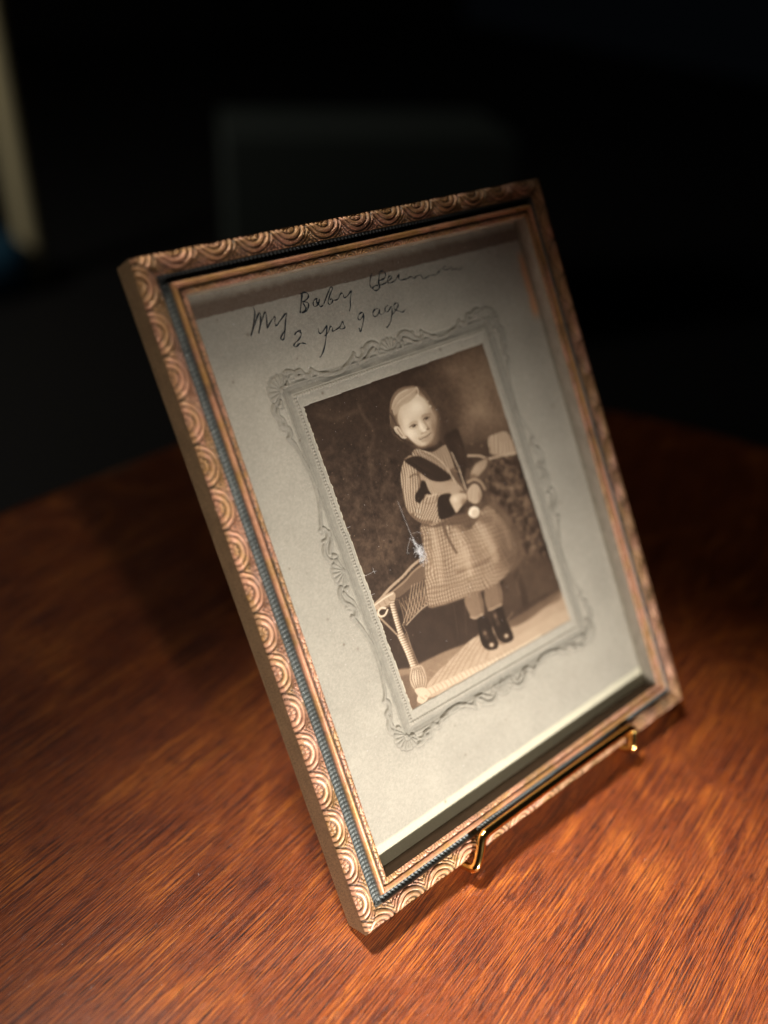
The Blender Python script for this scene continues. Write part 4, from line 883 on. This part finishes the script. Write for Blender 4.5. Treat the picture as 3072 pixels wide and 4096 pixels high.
# lint caught under the glass beside the dress
def lint():
    V, F = [], []; rs = np.random.RandomState(9)
    def fibre(pts, r):
        b0 = len(V); me = catmull(pts, False, 4)
        T = np.gradient(me, axis=0); T /= np.linalg.norm(T, axis=1)[:, None]+1e-9
        for i in range(len(me)):
            u = np.cross(T[i], (0, 0, 1)); u /= np.linalg.norm(u)+1e-9; w_ = np.cross(T[i], u)
            for k in range(3):
                a = k*2.094; V.append(tuple((me[i]+r*(math.cos(a)*u+math.sin(a)*w_))*MM))
        for i in range(len(me)-1):
            for k in range(3): F.append((b0+i*3+k, b0+i*3+(k+1) % 3, b0+(i+1)*3+(k+1) % 3, b0+(i+1)*3+k))
    z = ZC+.25
    (ax, ay), (bx, by) = LINT
    for i in range(46):
        t = rs.rand(); cx, cy = ax+(bx-ax)*t, ay+(by-ay)*t; sp = .35+.9*t
        pts = [(cx+rs.normal(0, sp), cy+rs.normal(0, sp*1.3), z+rs.rand()*.3) for _ in range(4)]; fibre(pts, .035)
    for q in HAIRS: fibre([(x_, y_, z+.1) for x_, y_ in q], .028)
    return quads_mesh('lint', V, F)
LINT = [(63.48,103.86),(65.2,96.24)]
HAIRS = [[(62.38,117.39),(62.78,111.96),(63.17,107.44),(63.59,104.14)],[(63.02,104.66),(61.03,102.58),(59.84,100.52),(60.6,100.1)],[(64.13,105.51),(66.4,105.3),(67.42,104.29)],[(63.59,104.14),(63.62,102.23),(64.56,100.61)],[(41.9,99.63),(43.68,99.53),(45.21,99.71),(46.72,99.42)],[(45.63,100.78),(45.63,99.85),(45.77,98.88)],[(41.05,115.87),(42.5,115.94)],[(41.89,93.07),(43.36,93.08)]]
ln = link('lint', lint(), M_LINT, frame); ln['label'] = 'tuft of pale lint caught under the glass'

# ------------------------------------------------------------------ brass display easel
easel = bpy.data.objects.new('display_easel', None); scene.collection.objects.link(easel); easel.matrix_world = FRAME_M; easel.empty_display_size = .02
easel['label'] = 'polished brass wire easel gripping the lower front edge of the picture frame'; easel['category'] = 'display easel'
link('front_bar', tube_mesh('front_bar', [(42.2, -2.0, -9), (42.0, -2.4, -1.5), (42.1, -2.3, 1.2), (43.3, -1.2, 2.3), (45.8, 2.0, 2.5), (47.6, 4.9, 2.5), (49.2, 6.0, 2.5), (52.5, 6.3, 2.5), (70, 6.3, 2.5), (88, 6.2, 2.5), (106, 6.0, 2.5), (121.5, 5.7, 2.5), (124.8, 5.4, 2.5), (126.0, 4.2, 2.5), (125.4, 1.8, 2.5), (124.0, -1.2, 2.3), (123.6, -2.3, 1.2), (123.6, -2.4, -1.5), (123.4, -2.0, -9)], 1.65), M_BRASS, easel)
for sx, xe in ((42.2, 30), (123.4, 136)):
    link('side_wire', tube_mesh('side_wire', [(sx, -2.0, -9), (sx, -1.4, -13), (sx, 4, -14.5), (sx+(80-sx)*.2, 40, -14.3), (sx+(80-sx)*.55, 90, -14.2), (80+(-1 if sx < 80 else 1)*2, 112, -14.2)], 1.3), M_BRASS, easel)
    # foot: reaches from the shelf wire down to the table
    fy = lambda wy, wz: (wy*math.sin(a_)+(wz-GAP)*math.cos(a_), -wy*math.cos(a_)+(wz-GAP)*math.sin(a_))
    p0 = fy(18, 1.4); p1 = fy(75, 1.4)
    link('leg', tube_mesh('leg', [(sx, -1.4, -13), (sx+(xe-sx)*.5, *fy(16, 2.6)), (xe, *fy(24, 1.4)), (xe+(80-xe)*.4, *fy(60, 1.4)), (80+(xe-80)*.1, *fy(95, 1.4))], 1.3), M_BRASS, easel)
fy = lambda wy, wz: (wy*math.sin(a_)+(wz-GAP)*math.cos(a_), -wy*math.cos(a_)+(wz-GAP)*math.sin(a_))
link('back_leg', tube_mesh('back_leg', [(80, 112, -14.2), (80, *fy(70, 60)), (80, *fy(95, 1.4))], 1.4), M_BRASS, easel)

# ------------------------------------------------------------------ dim room behind
fl = link('floor', box_mesh('floor', -4, 6, -1.2, 6.2, -.76, -.74, 1), plain('dark_floor', (.006, .005, .005))); fl['kind'] = 'structure'
wl = link('wall', box_mesh('wall', -4, 6, 6.2, 6.3, -.74, 3.2, 1), plain('dark_wall', (.012, .012, .012))); wl['kind'] = 'structure'
cp = link('wooden_post', tube_mesh('wooden_post', [(.757, 2.45, -.735), (.757, 2.45, -.70), (.757, 2.45, -.3), (.757, 2.45, .6), (.757, 2.45, 1.6)], .034, 24, 6, 1), plain('beige_wood', (.78, .66, .40), .6))
cp['label'] = 'blurred beige wooden post standing far behind at the upper left edge'; cp['category'] = 'post'
bc = bpy.data.meshes.new('cushion'); V, F = [], []
for j in range(13):
    for i in range(24):
        ph, th = math.pi*(j/12-.5), 2*math.pi*i/24; p_ = lambda q, e: math.copysign(abs(q)**e, q)
        V.append((.12*p_(math.cos(ph), .5)*p_(math.cos(th), .5), .12*p_(math.cos(ph), .5)*p_(math.sin(th), .5), .08*p_(math.sin(ph), .8)))
for j in range(12):
    for i in range(24): F.append((j*24+i, j*24+(i+1) % 24, (j+1)*24+(i+1) % 24, (j+1)*24+i))
bc = link('cushion', quads_mesh('cushion', V, F, True), plain('blue_cloth', (.015, .09, .17), .9)); bc.location = (.60, 2.44, -.66)
bc['label'] = 'dim blue cushion on the floor beside the beige post'; bc['category'] = 'cushion'
bpm = box_mesh('storage_box', -.32, .32, -.15, .15, -.74, -.20, 1)
bx = link('storage_box', bpm, plain('grey_green_paint', (.04, .05, .045))); bx.location = (1.27, 1.60, 0); bx.rotation_euler = (0, 0, math.radians(-27))
bx['label'] = 'faint grey-green box in the darkness behind the frame'; bx['category'] = 'box'
